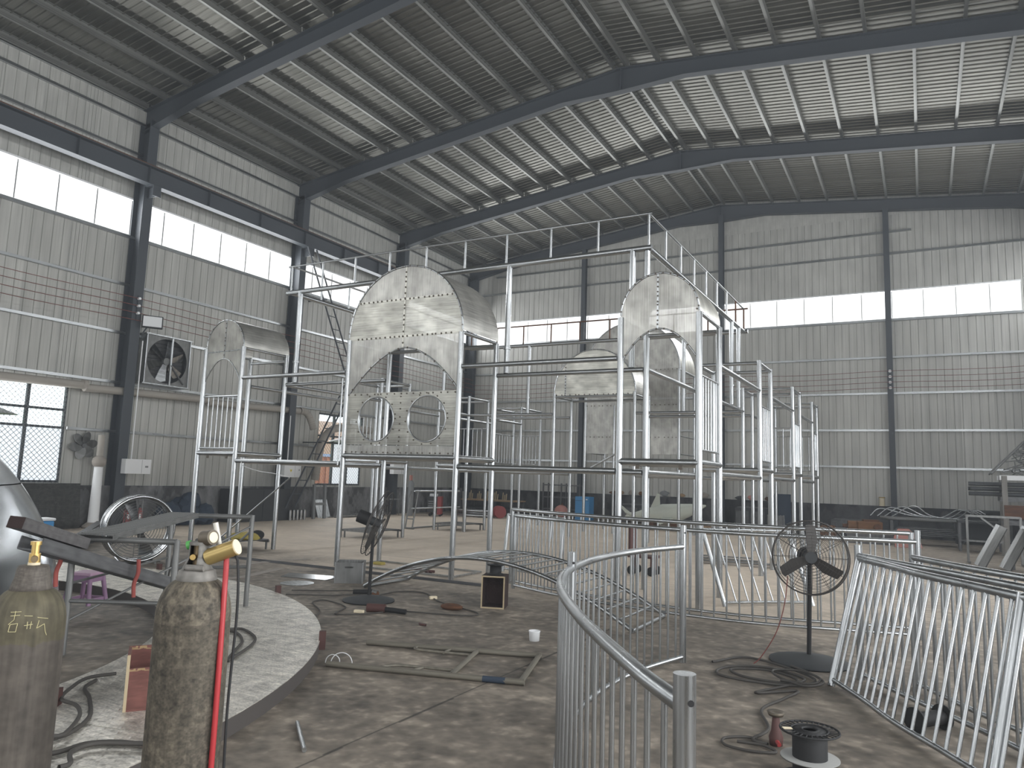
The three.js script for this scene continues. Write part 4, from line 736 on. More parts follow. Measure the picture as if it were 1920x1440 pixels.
{ const t = thing('tarpaulin', 'crumpled dark blue tarpaulin heap on the plinth side near the drum fan', 'tarpaulin', [-18.25, 0, -13.9]); for (const [x, y, z, r] of [[0, 0.35, 0, 0.42], [0.1, 0.3, 0.55, 0.35], [0.05, 0.62, -0.15, 0.3], [0.12, 0.25, -0.55, 0.34]]) { const g = new THREE.IcosahedronGeometry(r, 3), p = g.attributes.position; for (let i = 0; i < p.count; i++) { const v = V(p.getX(i), p.getY(i), p.getZ(i)), n = 1 + 0.35 * (vn(v.x * 9 + 20, v.y * 9 + v.z * 7 + 20, 999, 999, 5) - 0.5); p.setXYZ(i, v.x * n, Math.max(-y, v.y * n), v.z * n); } g.computeVertexNormals(); mesh('fold', g, M.darkBlue, t).position.set(x, y, z); } }
{ // drum fan
  const t = thing('drum_fan', 'round industrial drum fan with shiny rim on the floor behind the trestle', 'fan', [-11.62, 0.58, -8.0], Math.atan2(11.62, 8.0) + 0.25);
  for (const z of [-0.16, 0.16]) ring('rim', M.chrome, t, [0, 0, z], 0.53, 0.025, 'z', 56);
  const sh = mesh('drum', new THREE.CylinderGeometry(0.53, 0.53, 0.32, 56, 1, true), S({ color: C(0.62, 0.63, 0.64), metalness: 1, roughness: 0.3, side: THREE.DoubleSide, map: T.galv }), t); sh.rotation.x = Math.PI / 2;
  const gs = []; for (const z of [-0.15, 0.15]) { for (let r = 0.08; r < 0.52; r += 0.045) { const q = new THREE.TorusGeometry(r, 0.0035, 4, 40); q.translate(0, 0, z); gs.push(q); } for (let k = 0; k < 8; k++) { const a = k * Math.PI / 4; gs.push(rodGeo([0, 0, z], [0.53 * Math.cos(a), 0.53 * Math.sin(a), z], 0.006, 5)); } }
  mesh('grille', merged(gs), M.millLight, t); rod('motor', M.black, t, [0, 0, -0.1], [0, 0, 0.1], 0.11, 18);
  for (let k = 0; k < 4; k++) { const m = mesh('blade', plateGeo([[0.1, -0.05], [0.46, -0.14], [0.49, 0.1], [0.1, 0.05]], null, 0.01), M.chrome, t); m.rotation.z = k * Math.PI / 2 + 0.4; m.rotateX(0.5); }
  for (const s of [-1, 1]) rod('foot', M.galv, t, [s * 0.25, -0.5, -0.25], [s * 0.25, -0.56, 0.25], 0.018);
  rod('foot_bar', M.galv, t, [-0.4, -0.56, 0.0], [0.4, -0.56, 0.0], 0.018);
}
// ================================================================= TRESTLE AND CLUTTER ON THE RING
{
  const A = [-6.52, 0, -3.89], B = [-5.72, 0.12, -4.32], Cc = [-7.47, 0.12, -5.55], D = [-6.64, 0.12, -5.96], o = [-6.6, 0, -4.9];
  const t = thing('trestle', 'grey tubular scaffold trestle standing over the ring platform', 'trestle', o), q = (p, y) => [p[0] - o[0], y, p[2] - o[2]];
  for (const [p, h] of [[A, 1.0], [B, 1.0], [Cc, 1.1], [D, 1.12]]) rod('leg', M.scaf, t, q(p, p[1]), q(p, h), 0.027, 12);
  rod('top_bar', M.scaf, t, q(A, 0.985), q(B, 0.985), 0.026); rod('lower_bar', M.scaf, t, q(A, 0.455), q(B, 0.46), 0.019); rod('top_bar', M.scaf, t, q(Cc, 1.09), q(D, 1.1), 0.026); rod('lower_bar', M.scaf, t, q(Cc, 0.5), q(D, 0.55), 0.019);
  rod('side_bar', M.scaf, t, q(A, 0.6), q(Cc, 0.62), 0.012); rod('cross_brace', M.millLight, t, q(A, 0.28), q(D, 1.0), 0.012, 8); rod('cross_brace', M.millLight, t, q(B, 1.0), q(Cc, 0.3), 0.012, 8); rod('corner_brace', M.scaf, t, q(D, 0.95), [q(D, 0)[0] - 0.3, 0.62, q(D, 0)[2] + 0.15], 0.012);
  const pl = thing('scaffold_plank', 'perforated steel scaffold plank laid across the trestle', 'plank', [-6.66, 1.085, -4.66], Math.atan2(-0.72, -1.35), undefined); pl.rotation.order = 'YXZ'; pl.rotation.x = -0.062;
  box('deck', M.millLight, pl, [0, 0, 0], [0.32, 0.012, 1.66]); for (const s of [-1, 1]) box('edge', M.scaf, pl, [s * 0.15, -0.02, 0], [0.01, 0.05, 1.66]);
  for (let i = 0; i < 40; i++) box('tread_bar', M.scaf, pl, [0, 0.008, -0.80 + i * 0.041], [0.29, 0.006, 0.014]);
  const ch = thing('steel_channel', 'dark steel channel resting aslant below the trestle plank', 'channel', [-6.45, 0.72, -4.22], 0, undefined); const d = V(-0.62, -0.56, -1.75).normalize(); ch.quaternion.setFromUnitVectors(V(0, 0, -1), d);
  box('web', M.mill, ch, [0, -0.05, 0], [0.2, 0.012, 2.0]); for (const s of [-1, 1]) box('flange', M.mill, ch, [s * 0.1, 0, 0], [0.012, 0.1, 2.0]);
  const wb = thing('timber_block', 'weathered dark timber lying on the upper end of the steel channel', 'timber', [-6.2, 1.05, -3.5], 0); wb.quaternion.setFromUnitVectors(V(0, 0, -1), d); box('block', M.timber, wb, [0, 0.02, 0], [0.14, 0.09, 0.75]); box('split_end', M.darkwood, wb, [0, 0.02, 0.377], [0.14, 0.09, 0.004]);
  for (const [k, p] of [[0, [-6.42, 0.98, -3.66]], [1, [-6.46, 0.8, -4.4]]]) tag(pipe('strap', M.strap, null, [[p[0] + 0.12, p[1] - 0.02, p[2]], [p[0] + 0.13, p[1] - 0.14, p[2]], [p[0] + 0.1, p[1] - 0.24, p[2] + 0.01], [p[0] + 0.11, p[1] - 0.36, p[2] + 0.01]], 0.018, 20, 8), k ? 'red strap hanging from the channel above the purple stool' : 'red strap hanging near the upper end of the channel', 'strap');
}
{ // plastic stool
  const t = thing('plastic_stool', 'small purple plastic stool under the trestle', 'stool', [-8.06, 0.12, -5.0], 0.4);
  rbox('seat', S({ color: C(0.52, 0.34, 0.46), roughness: 0.5 }), t, [0, 0.325, 0], [0.25, 0.035, 0.25], 0.012);
  for (const [a, b] of [[1, 1], [-1, 1], [1, -1], [-1, -1]]) { const m = rod('leg', M.purple, t, [a * 0.105, 0.31, b * 0.105], [a * 0.145, 0, b * 0.145], 0.024, 8); }
  for (const [a, b, w, d] of [[0, 1, 0.2, 0.016], [0, -1, 0.2, 0.016], [1, 0, 0.016, 0.2], [-1, 0, 0.016, 0.2]]) { box('apron', M.purple, t, [a * 0.11, 0.275, b * 0.11], [w, 0.07, d]); box('foot_rail', M.purple, t, [a * 0.137, 0.05, b * 0.137], [w * 1.25, 0.03, d]); }
}
{ const t = thing('plywood_box', 'open worn red plywood box on the platform behind the grey cylinder', 'box', [-4.40, 0.12, -3.25], 0.95); const w = 0.34, h = 0.34, d = 0.26, e = 0.018;
  box('front_board', M.redwood, t, [0, h * 0.38, d / 2], [w, h * 0.76, e]); box('back_board', M.redwood, t, [0, h / 2, -d / 2], [w, h, e]); for (const s of [-1, 1]) box('side_board', M.redwood, t, [s * (w / 2 - e / 2), h / 2, 0], [e, h, d - e]); box('bottom_board', M.redwood, t, [0, e / 2, 0], [w - 2 * e, e, d - e]); for (const s of [-1, 1]) box('edge_strip', M.woodEdge, t, [s * (w / 2 - e / 2), h / 2, d / 2 + 0.01], [e, h, 0.003]); }
const P4 = (a) => a;
floorPipe([[-3.95, -2.3], [-4.21, -2.45], [-4.25, -2.62], [-4.42, -2.84], [-4.76, -3.05], [-5.01, -3.17], [-5.13, -3.32]], 0.135, 0.013, M.hose, 'welding_hose', 'dark hose on the platform, looping farthest right of the loose hoses', 'hose');
floorPipe([[-3.6, -2.14, 0.14], [-4.16, -2.43], [-4.19, -2.56], [-4.42, -2.78], [-4.63, -2.88], [-4.82, -2.9], [-5.02, -3.09], [-5.14, -3.27], [-5.09, -3.44]], 0.16, 0.012, M.hose, 'welding_hose', 'dark hose on the platform twisting next to the pale cylinder', 'hose');
floorPipe([[-4.5, -2.1], [-4.06, -2.36], [-4.02, -2.58], [-3.91, -2.69], [-3.77, -2.75], [-3.66, -2.85]], 0.135, 0.013, M.hose, 'welding_hose', 'dark hose arcing on the platform towards the grey cylinder', 'hose');
floorPipe([[-3.78, -2.3], [-3.79, -2.36], [-3.93, -2.45], [-3.94, -2.59], [-3.72, -2.74], [-3.68, -2.8]], 0.15, 0.013, M.hose, 'welding_hose', 'dark hose making the nearest arc on the platform edge', 'hose');
floorPipe([[-5.78, -4.99], [-5.67, -5.08], [-5.32, -4.91], [-5.11, -4.68], [-4.92, -4.35], [-4.84, -4.2], [-5.05, -4.45], [-5.3, -4.75], [-5.62, -4.95], [-5.8, -4.92]], 0.135, 0.012, M.hose, 'welding_hose', 'dark hose loop lying on the platform right of the grey cylinder', 'hose');
{ const t = thing('steel_clamp', 'small rusty channel clamp on the platform beside the pale cylinder', 'clamp', [-4.86, 0.12, -2.86], 0.7); for (const s of [-1, 1]) box('jaw', M.redDark, t, [s * 0.045, 0.05, 0], [0.012, 0.1, 0.08]); box('back_plate', M.redDark, t, [0, 0.05, -0.04], [0.1, 0.1, 0.01]); }
// ================================================================= FLOOR CLUTTER
function standFan(label, pos, pole, dir, R, motorBack, baseR) {
  const t = thing('pedestal_fan', label, 'fan', pos);
  lathe('base', M.darkGray, t, [[0, 0], [baseR, 0], [baseR, 0.02], [baseR * 0.6, 0.05], [0.05, 0.075], [0, 0.08]], [0, 0, 0], 36); rod('pole', M.black, t, [0, 0.05, 0], [0.02, pole, 0], 0.021, 14);
  const h = new THREE.Group(); h.name = 'head'; t.add(h); h.position.set(0.02, pole + 0.05, 0); h.quaternion.setFromUnitVectors(V(0, 0, 1), V(...dir).normalize());
  rod('motor', M.black, h, [0, 0, -0.22 + motorBack], [0, 0, -0.06 + motorBack], 0.085, 20); rod('hub', M.darkGray, h, [0, 0, -0.06 + motorBack], [0, 0, 0.09], 0.055, 18); rod('neck', M.black, h, [0, -0.08, -0.12 + motorBack], [0, 0, -0.12 + motorBack], 0.03);
  for (let k = 0; k < 3; k++) { const a = Math.PI / 2 + k * Math.PI * 2 / 3; const m = mesh('blade', plateGeo([[0.03, -0.035], [0.16, -0.07], [R * 0.86, -0.05], [R * 0.9, 0.02], [0.3, 0.05], [0.03, 0.035]], null, 0.006), M.fanDark, h); m.rotation.z = a; m.rotateX(0.35); m.position.z = 0.06; }
  const gs = []; for (let r = 0.07; r < R; r += 0.028) { const b = 0.08 * (1 - (r / R) ** 2); for (const s of [-1, 1]) { const q = new THREE.TorusGeometry(r, 0.0018, 4, 48); q.translate(0, 0, 0.05 + s * (0.03 + b)); gs.push(q); } }
  for (let k = 0; k < 12; k++) { const a = k * Math.PI / 6; for (const s of [-1, 1]) { let p = null; for (let i = 0; i <= 5; i++) { const r = 0.06 + (R - 0.06) * i / 5, z = 0.05 + s * (0.03 + 0.08 * (1 - (r / R) ** 2)), c = [r * Math.cos(a), r * Math.sin(a), z]; if (p) gs.push(rodGeo(p, c, 0.0022, 4)); p = c; } } }
  const e = new THREE.TorusGeometry(R, 0.006, 6, 60); for (const z of [0.02, 0.08]) { const q = e.clone(); q.translate(0, 0, z); gs.push(q); }
  mesh('guard', merged(gs), M.fanDark, h); return t;
}
standFan('black pedestal fan turned sideways beside the metal box', [-6.3, 0, -7.66], 0.96, [0.85, -0.34, -0.45], 0.43, 0, 0.33);
standFan('black pedestal fan with three dark blades among the railings on the right', [-1.0, 0, -7.72], 0.93, [0.28, 0.02, 0.95], 0.345, 0, 0.36);
floorPipe([[-6.43, -7.86], [-6.44, -8.45], [-6.1, -8.6], [-5.6, -8.2], [-5.21, -8.0], [-4.75, -7.81], [-4.72, -7.59], [-5.2, -7.41], [-5.7, -7.3]], 0.012, 0.008, M.hose, 'power_cord', 'dark cord trailing right from the sideways fan', 'cord');
floorPipe([[-5.98, -6.36], [-6.27, -6.74], [-6.71, -7.08], [-6.71, -7.3], [-6.2, -7.11], [-5.97, -6.69], [-5.68, -7.0], [-5.6, -7.3]], 0.012, 0.008, M.hose, 'power_cord', 'dark cord looped in front of the sideways fan', 'cord');
floorPipe([[-7.4, -7.3], [-6.95, -7.6], [-6.75, -7.85], [-6.5, -8.1], [-6.9, -8.15], [-7.2, -7.9], [-7.6, -7.6]], 0.012, 0.007, M.hose, 'power_cord', 'thin cord curling left of the sideways fan base', 'cord');
{ const t = thing('angle_grinder', 'black angle grinder lying behind the sideways fan pole', 'power tool', [-6.62, 0.035, -8.0], 0.5); rod('body', M.black, t, [-0.18, 0, 0], [0.08, 0.01, 0], 0.034, 14); rod('gear_head', M.millLight, t, [0.08, 0.01, 0], [0.15, 0.0, 0.02], 0.036, 12); rod('disc', M.rust, t, [0.13, -0.012, 0.05], [0.13, -0.008, 0.055], 0.05, 20); }
{ const t = thing('electric_drill', 'rusty red power tool lying in front of the sideways fan', 'power tool', [-5.72, 0.05, -7.12], 0.4); rod('body', M.redDark, t, [-0.12, 0, 0], [0.1, 0.0, 0], 0.05, 14); rod('handle', M.black, t, [0.1, -0.01, 0], [0.36, -0.02, 0.04], 0.03, 12); }
{ const t = thing('extension_socket', 'small white extension socket on the floor by the cords', 'socket', [-5.85, 0.02, -6.95], 0.3); rbox('body', M.cap, t, [0, 0, 0], [0.12, 0.035, 0.05], 0.008); }
{ const t = thing('extension_socket', 'small pale socket on the cord right of the sideways fan', 'socket', [-5.75, 0.02, -8.32], 0.9); rbox('body', M.cap, t, [0, 0, 0], [0.1, 0.04, 0.06], 0.008); }
{ const t = thing('cloth_rag', 'rusty brown rag on the floor between fan and wooden box', 'rag', [-5.15, 0, -7.86]); const g = new THREE.IcosahedronGeometry(0.12, 2); g.scale(1.3, 0.35, 0.8); g.translate(0, 0.03, 0); mesh('cloth', g, M.rust, t); }
{ // metal box
  const t = thing('metal_box', 'open square sheet metal box with handle slot on the floor', 'metal box', [-7.62, 0, -8.8], 0.62); const w = 0.40, h = 0.30, e = 0.006;
  const fr = mesh('side', plateGeo([[-w / 2, 0], [w / 2, 0], [w / 2, h], [-w / 2, h]], [[[-0.06, h - 0.08], [0.06, h - 0.08], [0.06, h - 0.055], [-0.06, h - 0.055]].reverse()], e), M.millLight, t); fr.position.z = w / 2;
  box('side', M.millLight, t, [0, h / 2, -w / 2], [w, h, e]); for (const s of [-1, 1]) box('side', M.millLight, t, [s * w / 2, h / 2, 0], [e, h, w]); box('bottom', M.mill, t, [0, 0.005, 0], [w, 0.006, w]); for (const s of [-1, 1]) for (const u of [-1, 1]) box('corner', M.galv, t, [s * w / 2, h / 2, u * w / 2], [0.022, h + 0.002, 0.022]);
}
{ const t = thing('sheet_offcut', 'long bright sheet metal offcut lying left of the metal box', 'sheet metal', [-8.4, 0, -8.75]); mesh('sheet', (() => { const g = plateGeo([[-0.52, 0.1], [-0.3, -0.3], [0.45, -0.12], [0.35, 0.32]], null, 0.004); g.rotateX(-Math.PI / 2); return g; })(), M.chrome, t).position.y = 0.006; }
{ const t = thing('sheet_disc', 'small round sheet metal disc on the floor before the offcut', 'sheet metal', [-8.05, 0, -8.15]); rod('disc', M.galv, t, [0, 0.002, 0], [0, 0.006, 0], 0.24, 36); }
{ const t = thing('scaffolding', 'rusty tubular scaffold frame lying flat on the floor', 'scaffold frame', [-3.8, 0, -5.6]); const q = (x, z) => [x + 3.8, 0.026, z + 5.6];
  rod('long_tube', M.rustTube, t, q(-4.47, -4.93), q(-2.83, -5.42), 0.024, 12); rod('long_tube', M.rustTube, t, q(-4.72, -5.75), q(-3.12, -6.30), 0.024, 12); rod('cross_tube', M.rustTube, t, q(-3.43, -5.27), q(-3.69, -6.1), 0.022, 12); rod('cross_tube', M.rustTube, t, q(-2.86, -5.41), q(-3.14, -6.29), 0.024, 12);
  pipe('inner_rail', M.rustTube, t, [q(-4.24, -5.93), q(-4.2, -5.82), q(-4.05, -5.83), q(-3.63, -5.94)], 0.013, 24, 8); pipe('inner_rail', M.rustTube, t, [q(-4.06, -5.07), q(-3.99, -5.22), q(-3.85, -5.29), q(-3.46, -5.40)], 0.013, 24, 8); rod('strut', M.rustTube, t, q(-3.9, -5.85), q(-3.93, -6.02), 0.012); rod('strut', M.rustTube, t, q(-3.78, -5.14), q(-3.74, -5.31), 0.012);
  rod('blue_tape', M.darkBlue, t, q(-3.16, -5.322), q(-2.98, -5.376), 0.0248, 12); }
{ const t = thing('plastic_wrap', 'scrap of clear plastic wrap by the platform edge', 'plastic', [-4.42, 0.01, -5.06]); for (const [x, r] of [[0, 0.09], [-0.1, 0.06]]) { const m = mesh('film', new THREE.TorusGeometry(r, 0.004, 4, 20, 3.6), M.milk, t); m.position.set(x, 0, 0); m.rotation.y = 0.6; } }
{ const t = thing('plastic_cup', 'small white plastic tub on the floor right of the scaffold frame', 'tub', [-3.52, 0, -6.93]); lathe('body', M.milk, t, [[0, 0.003], [0.05, 0], [0.056, 0.09], [0.06, 0.09], [0.06, 0.1], [0.053, 0.1], [0.047, 0.006], [0, 0.006]]); }
tag(rod('short_pipe', M.galv, null, [-3.61, 0.016, -3.74], [-3.23, 0.016, -3.42], 0.015, 12), 'short steel pipe lying loose in the foreground', 'pipe');
floorPipe([[-4.9, -6.85], [-4.86, -6.82], [-4.8, -6.83]], 0.012, 0.012, M.redDark, 'bolt', 'rusty bolt on the floor right of the platform', 'bolt', 8);
{ const t = thing('angle_bar', 'long dark angle bar lying on the floor before the porthole tower', 'angle bar', [-8.6, 0, -9.66]); box('leg_plate', M.mill, t, [0, 0.02, 0], [5.9, 0.04, 0.006], 0.03); box('foot_plate', M.mill, t, [0, 0.004, 0.02], [5.9, 0.006, 0.04], 0.03); }
{ const t = thing('floor_frame', 'thin rectangular bar frame on the floor at the wide tower base', 'bar frame', [-7.75, 0, -10.6]); for (const s of [-1, 1]) { box('bar', M.galv, t, [0, 0.02, s * 0.42], [2.2, 0.03, 0.03]); box('bar', M.galv, t, [s * 1.085, 0.02, 0], [0.03, 0.03, 0.81]); } }
{ const t = thing('rope_heap', 'dark red straps in a heap at the wide tower base', 'strap', [-7.6, 0, -10.35]); for (let k = 0; k < 4; k++) pipe('strap_loop', M.redDark, t, [[-0.3 + 0.1 * k, 0.02, 0.1], [-0.1, 0.07, -0.1 + 0.06 * k], [0.15 + 0.05 * k, 0.04, 0.02], [0.35, 0.02, -0.15 + 0.08 * k]], 0.022, 24, 6); }
{ const t = thing('yellow_pad', 'small yellow pad under the rear post of the wide tower', 'pad', [-8.62, 0, -10.72]); rbox('pad', M.yellow, t, [0, 0.025, 0], [0.2, 0.05, 0.12], 0.015); }
for (const [k, pts] of [[[-10.1, -8.6], [-10.25, -9.2], [-10.2, -9.85], [-10.02, -10.4]], [[-9.3, -7.4], [-9.08, -7.9], [-9.25, -8.6], [-9.42, -9.16]]].entries()) {
  const c = new THREE.CatmullRomCurve3(pts.map(([x, z]) => V(x, 0.006, z))), g = new THREE.BufferGeometry(), pos = [], n = 24; const top = (i) => c.getPointAt(i / n), tan = (i) => c.getTangentAt(i / n);
  const sh = new THREE.Shape([[-0.004, -0.07], [0.004, -0.07], [0.004, 0.07], [-0.004, 0.07]].map((p) => new THREE.Vector2(...p))); const eg = new THREE.ExtrudeGeometry(sh, { steps: 24, bevelEnabled: false, extrudePath: c }); tag(mesh('floor_strip', eg, M.cloth, null), k ? 'flat brown strip on the floor nearer the platform' : 'flat brown strip on the floor nearer the leftmost tower', 'strip'); }
{ const t = thing('low_bench', 'low dark step at the foot of the leftmost tower', 'step', [-12.32, 0, -10.6]); box('deck', M.mill, t, [0, 0.2, 0], [0.96, 0.02, 1.0]); for (const s of [-1, 1]) box('rail', M.scaf, t, [0, 0.17, s * 0.49], [1.0, 0.05, 0.03]); for (const [a, b] of [[1, 1], [-1, 1], [1, -1], [-1, -1]]) box('leg', M.scaf, t, [a * 0.44, 0.09, b * 0.48], [0.03, 0.18, 0.03]);
  const j = thing('jacket', 'yellow and black work jacket lying on the low step', 'jacket', [-12.05, 0.21, -10.6], 0.6); const blob = (r, s, c, m, n) => { const g = new THREE.IcosahedronGeometry(r, 3), p = g.attributes.position; for (let i = 0; i < p.count; i++) { const q = 1 + 0.5 * (vn(p.getX(i) * 14 + 30, p.getZ(i) * 14 + p.getY(i) * 10 + 30, 999, 999, 3) - 0.5); p.setXYZ(i, p.getX(i) * q * s[0], Math.max(-0.02, p.getY(i) * q * s[1]), p.getZ(i) * q * s[2]); } g.computeVertexNormals(); mesh(n, g, m, j).position.set(...c); }; blob(0.26, [1.2, 0.45, 0.8], [0, 0.03, 0], M.yellow, 'body'); blob(0.16, [1, 0.8, 1], [0.2, 0.04, -0.26], M.black, 'lining'); }
tag(rod('thin_pipe', M.galv, null, [-12.5, 0.23, -10.44], [-10.9, 1.48, -10.65], 0.014, 10), 'thin pipe leaning aslant inside the leftmost tower', 'pipe');
tag(pipe('wire', M.white, null, [[-11.55, 1.83, -10.0], [-11.5, 1.7, -9.98], [-11.2, 1.6, -10.1], [-11.05, 1.56, -10.35], [-10.9, 1.49, -10.64]], 0.006, 30, 5), 'thin white wire hanging from the beam beside the leftmost tower', 'wire');
// right foreground
floorPipe([[-1.76, -7.11], [-1.53, -7.49], [-1.12, -7.3], [-0.86, -7.0], [-0.98, -6.71], [-1.36, -6.63], [-1.62, -6.71], [-1.6, -7.0], [-1.3, -7.2], [-0.95, -7.0], [-1.05, -6.75], [-1.4, -6.75], [-1.55, -6.95], [-1.25, -7.1], [-0.98, -6.85], [-1.22, -6.3], [-0.94, -6.55], [-1.0, -6.25], [-1.09, -5.86], [-0.97, -5.45], [-1.02, -5.17], [-0.92, -5.13]], 0.016, 0.011, M.hose, 'cable_coil', 'tangled dark cable coiled on the floor between the railings', 'cable', 220);
floorPipe([[-1.1, -7.3], [-0.9, -7.1], [-0.78, -6.85], [-0.9, -6.65], [-1.15, -6.85], [-1.2, -7.05], [-1.0, -7.15], [-0.82, -6.98], [-0.86, -6.75], [-1.1, -6.72]], 0.04, 0.010, M.hose, 'cable_coil', 'second dark cable loop on top of the tangled coil', 'cable', 120);
{ const t = thing('glue_nozzle', 'small red gun tool standing upright by the wire spool', 'power tool', [-0.88, 0, -5.2]); lathe('cup', M.gaugeM, t, [[0, 0.17], [0.045, 0.18], [0.055, 0.205], [0.03, 0.2], [0, 0.195]]); lathe('body', M.redDark, t, [[0, 0], [0.04, 0], [0.045, 0.05], [0.03, 0.09], [0.022, 0.17], [0, 0.18]]); rod('trigger', M.redPaint, t, [0, 0.04, 0.02], [0.03, 0.02, 0.06], 0.014); }
floorPipe([[-0.92, -5.13], [-1.05, -5.2], [-1.18, -5.1], [-1.15, -4.97], [-0.98, -4.95], [-0.85, -5.02], [-0.95, -5.1], [-1.1, -5.08]], 0.014, 0.009, M.hose, 'power_cord', 'black cord loops around the small red tool', 'cord', 90);
{ const t = thing('cable_reel', 'black plastic wire reel standing in the foreground at the bottom edge', 'reel', [-0.615, 0, -4.72]);
  lathe('core', M.black, t, [[0.04, 0.01], [0.095, 0.01], [0.095, 0.27], [0.04, 0.27]], [0, 0, 0], 32);
  for (const [y, m, n] of [[0.27, M.black, 'top_flange'], [0.115, M.spoolDisc, 'middle_flange'], [0.004, M.black, 'bottom_flange']]) { const g = new THREE.Group(); g.name = n; t.add(g); if (y > 0.2) { ring('hoop', m, g, [0, y, 0], 0.16, 0.006); ring('hoop', m, g, [0, y, 0], 0.10, 0.006); for (let k = 0; k < 28; k++) { const a = k * Math.PI / 14; rod('spoke', m, g, [0.095 * Math.cos(a), y, 0.095 * Math.sin(a)], [0.16 * Math.cos(a), y, 0.16 * Math.sin(a)], 0.0035, 6); } ring('bore', m, g, [0, y, 0], 0.045, 0.008); } else lathe('disc', m, g, [[0.05, y], [0.16, y], [0.16, y + 0.008], [0.05, y + 0.008]], [0, 0, 0], 40); }
  box('label_card', M.cap, t, [-0.11, 0.279, 0.07], [0.05, 0.003, 0.03], 0.5); }
floorPipe([[-0.5, -4.85], [-0.3, -4.85], [-0.2, -4.65], [-0.3, -4.45], [-0.15, -4.2], [0.1, -4.1]], 0.012, 0.007, M.hose, 'power_cord', 'thin black cord running right from the wire reel', 'cord', 60);
{ const t = thing('cable_reel', 'black reel lying behind the leaning railing panel', 'reel', [-0.02, 0.085, -6.1], 0.9); rod('core', M.black, t, [-0.13, 0, 0], [0.13, 0, 0], 0.05, 20); for (const s of [-1, 1]) rod('flange', M.black, t, [s * 0.13, 0, 0], [s * 0.14, 0, 0], 0.085, 28); }
tag(pipe('hanging_wire', M.redCable, null, [[-1.16, 0.80, -7.58], [-1.18, 0.55, -7.5], [-1.24, 0.3, -7.4], [-1.36, 0.08, -7.3], [-1.42, 0.02, -7.26]], 0.005, 30, 5), 'thin red wire hanging from the right pedestal fan', 'wire');
// ================================================================= BACKGROUND
for (let k = 0; k < 5; k++) { const t = thing('steel_tube', 'short shiny tube standing in the row by the left wall, number ' + ['one', 'two', 'three', 'four', 'five'][k] + ' from the left', 'tube', [-18.08, 0, -17.78 - 0.16 * k], 0, 'short tubes by the left wall'); rod('wall', M.chrome, t, [0, 0, 0], [0, 0.33, 0], 0.05, 16); rod('mouth', M.black, t, [0, 0.33, 0], [0, 0.331, 0], 0.042, 16); }
{ const t = thing('h_frame', 'grey upright steel frame leaning at the wall under the rear left window', 'steel frame', [-18.2, 0, -19.2]); for (const z of [0.26, -0.26]) box('upright', M.gray, t, [0, 0.58, z], [0.08, 1.16, 0.09], 0, 0, 0.04); box('cross_bar', M.gray, t, [0, 0.5, 0], [0.06, 0.09, 0.5]); }
{ const t = thing('steel_plate', 'pale square plate leaning on the wall behind the upright steel frame', 'plate', [-18.55, 0, -19.75]); box('sheet', M.galv, t, [0, 0.31, 0], [0.012, 0.66, 0.62], 0, 0.0, 0.35); }
{ const t = thing('pipe_pile', 'flat pile of steel bars on the floor under the rear left window', 'pile of bars', [-18.2, 0, -21.4]); for (let k = 0; k < 9; k++) box('bar', k % 3 ? M.scaf : M.galv, t, [0.1 * (k % 4) - 0.1, 0.03 + 0.035 * Math.floor(k / 3), -0.1 * k + 0.3], [0.05, 0.035, 2.6 - 0.1 * k], rr(-0.1, 0.1)); }
{ const t = thing('small_table', 'small dark table by the left wall below the window', 'table', [-18.3, 0, -23.17]); box('top', M.gray, t, [0, 0.62, 0], [0.5, 0.03, 0.8]); for (const [a, b] of [[1, 1], [-1, 1], [1, -1], [-1, -1]]) rod('leg', M.scaf, t, [a * 0.22, 0, b * 0.36], [a * 0.22, 0.61, b * 0.36], 0.015); }
{ const t = thing('gas_cylinder', 'slim dark grey gas cylinder standing far back by the left wall', 'gas cylinder', [-17.6, 0, -23.6]); lathe('bottle', M.gray, t, [[0, 0], [0.115, 0.01], [0.115, 1.25], [0.06, 1.36], [0.03, 1.38], [0, 1.38]], [0, 0, 0], 22); rod('valve', M.brass, t, [0, 1.38, 0], [0, 1.5, 0], 0.025); box('tag_plate', M.pinkish, t, [0.05, 1.48, 0.1], [0.05, 0.2, 0.14]); }
{ // A frame
  const t = thing('saw_horse', 'long trapezoid tube frame standing on the floor under the wide tower', 'saw horse', [-13.45, 0, -19.35]); const z0 = 1.35, z1 = -1.45;
  for (const [zb, zt] of [[z0, z0 - 0.22], [z1, z1 + 0.1]]) { for (const x of [-0.12, 0.14]) rod('leg', M.scaf, t, [x, 0.03, zb], [x, 1.12, zt], 0.024, 10); rod('foot', M.scaf, t, [-0.2, 0.03, zb], [0.2, 0.03, zb], 0.024); rod('tie', M.scaf, t, [-0.12, 0.3, zb - 0.06], [0.14, 0.3, zb - 0.06], 0.016); }
  rod('top_bar', M.galv, t, [0, 1.12, z0 - 0.22], [0, 1.12, z1 + 0.1], 0.024); rod('mid_bar', M.galv, t, [0, 0.6, z0 - 0.12], [0, 0.6, z1 + 0.05], 0.02); rod('floor_bar', M.scaf, t, [0, 0.03, z0], [0, 0.03, z1], 0.024); }
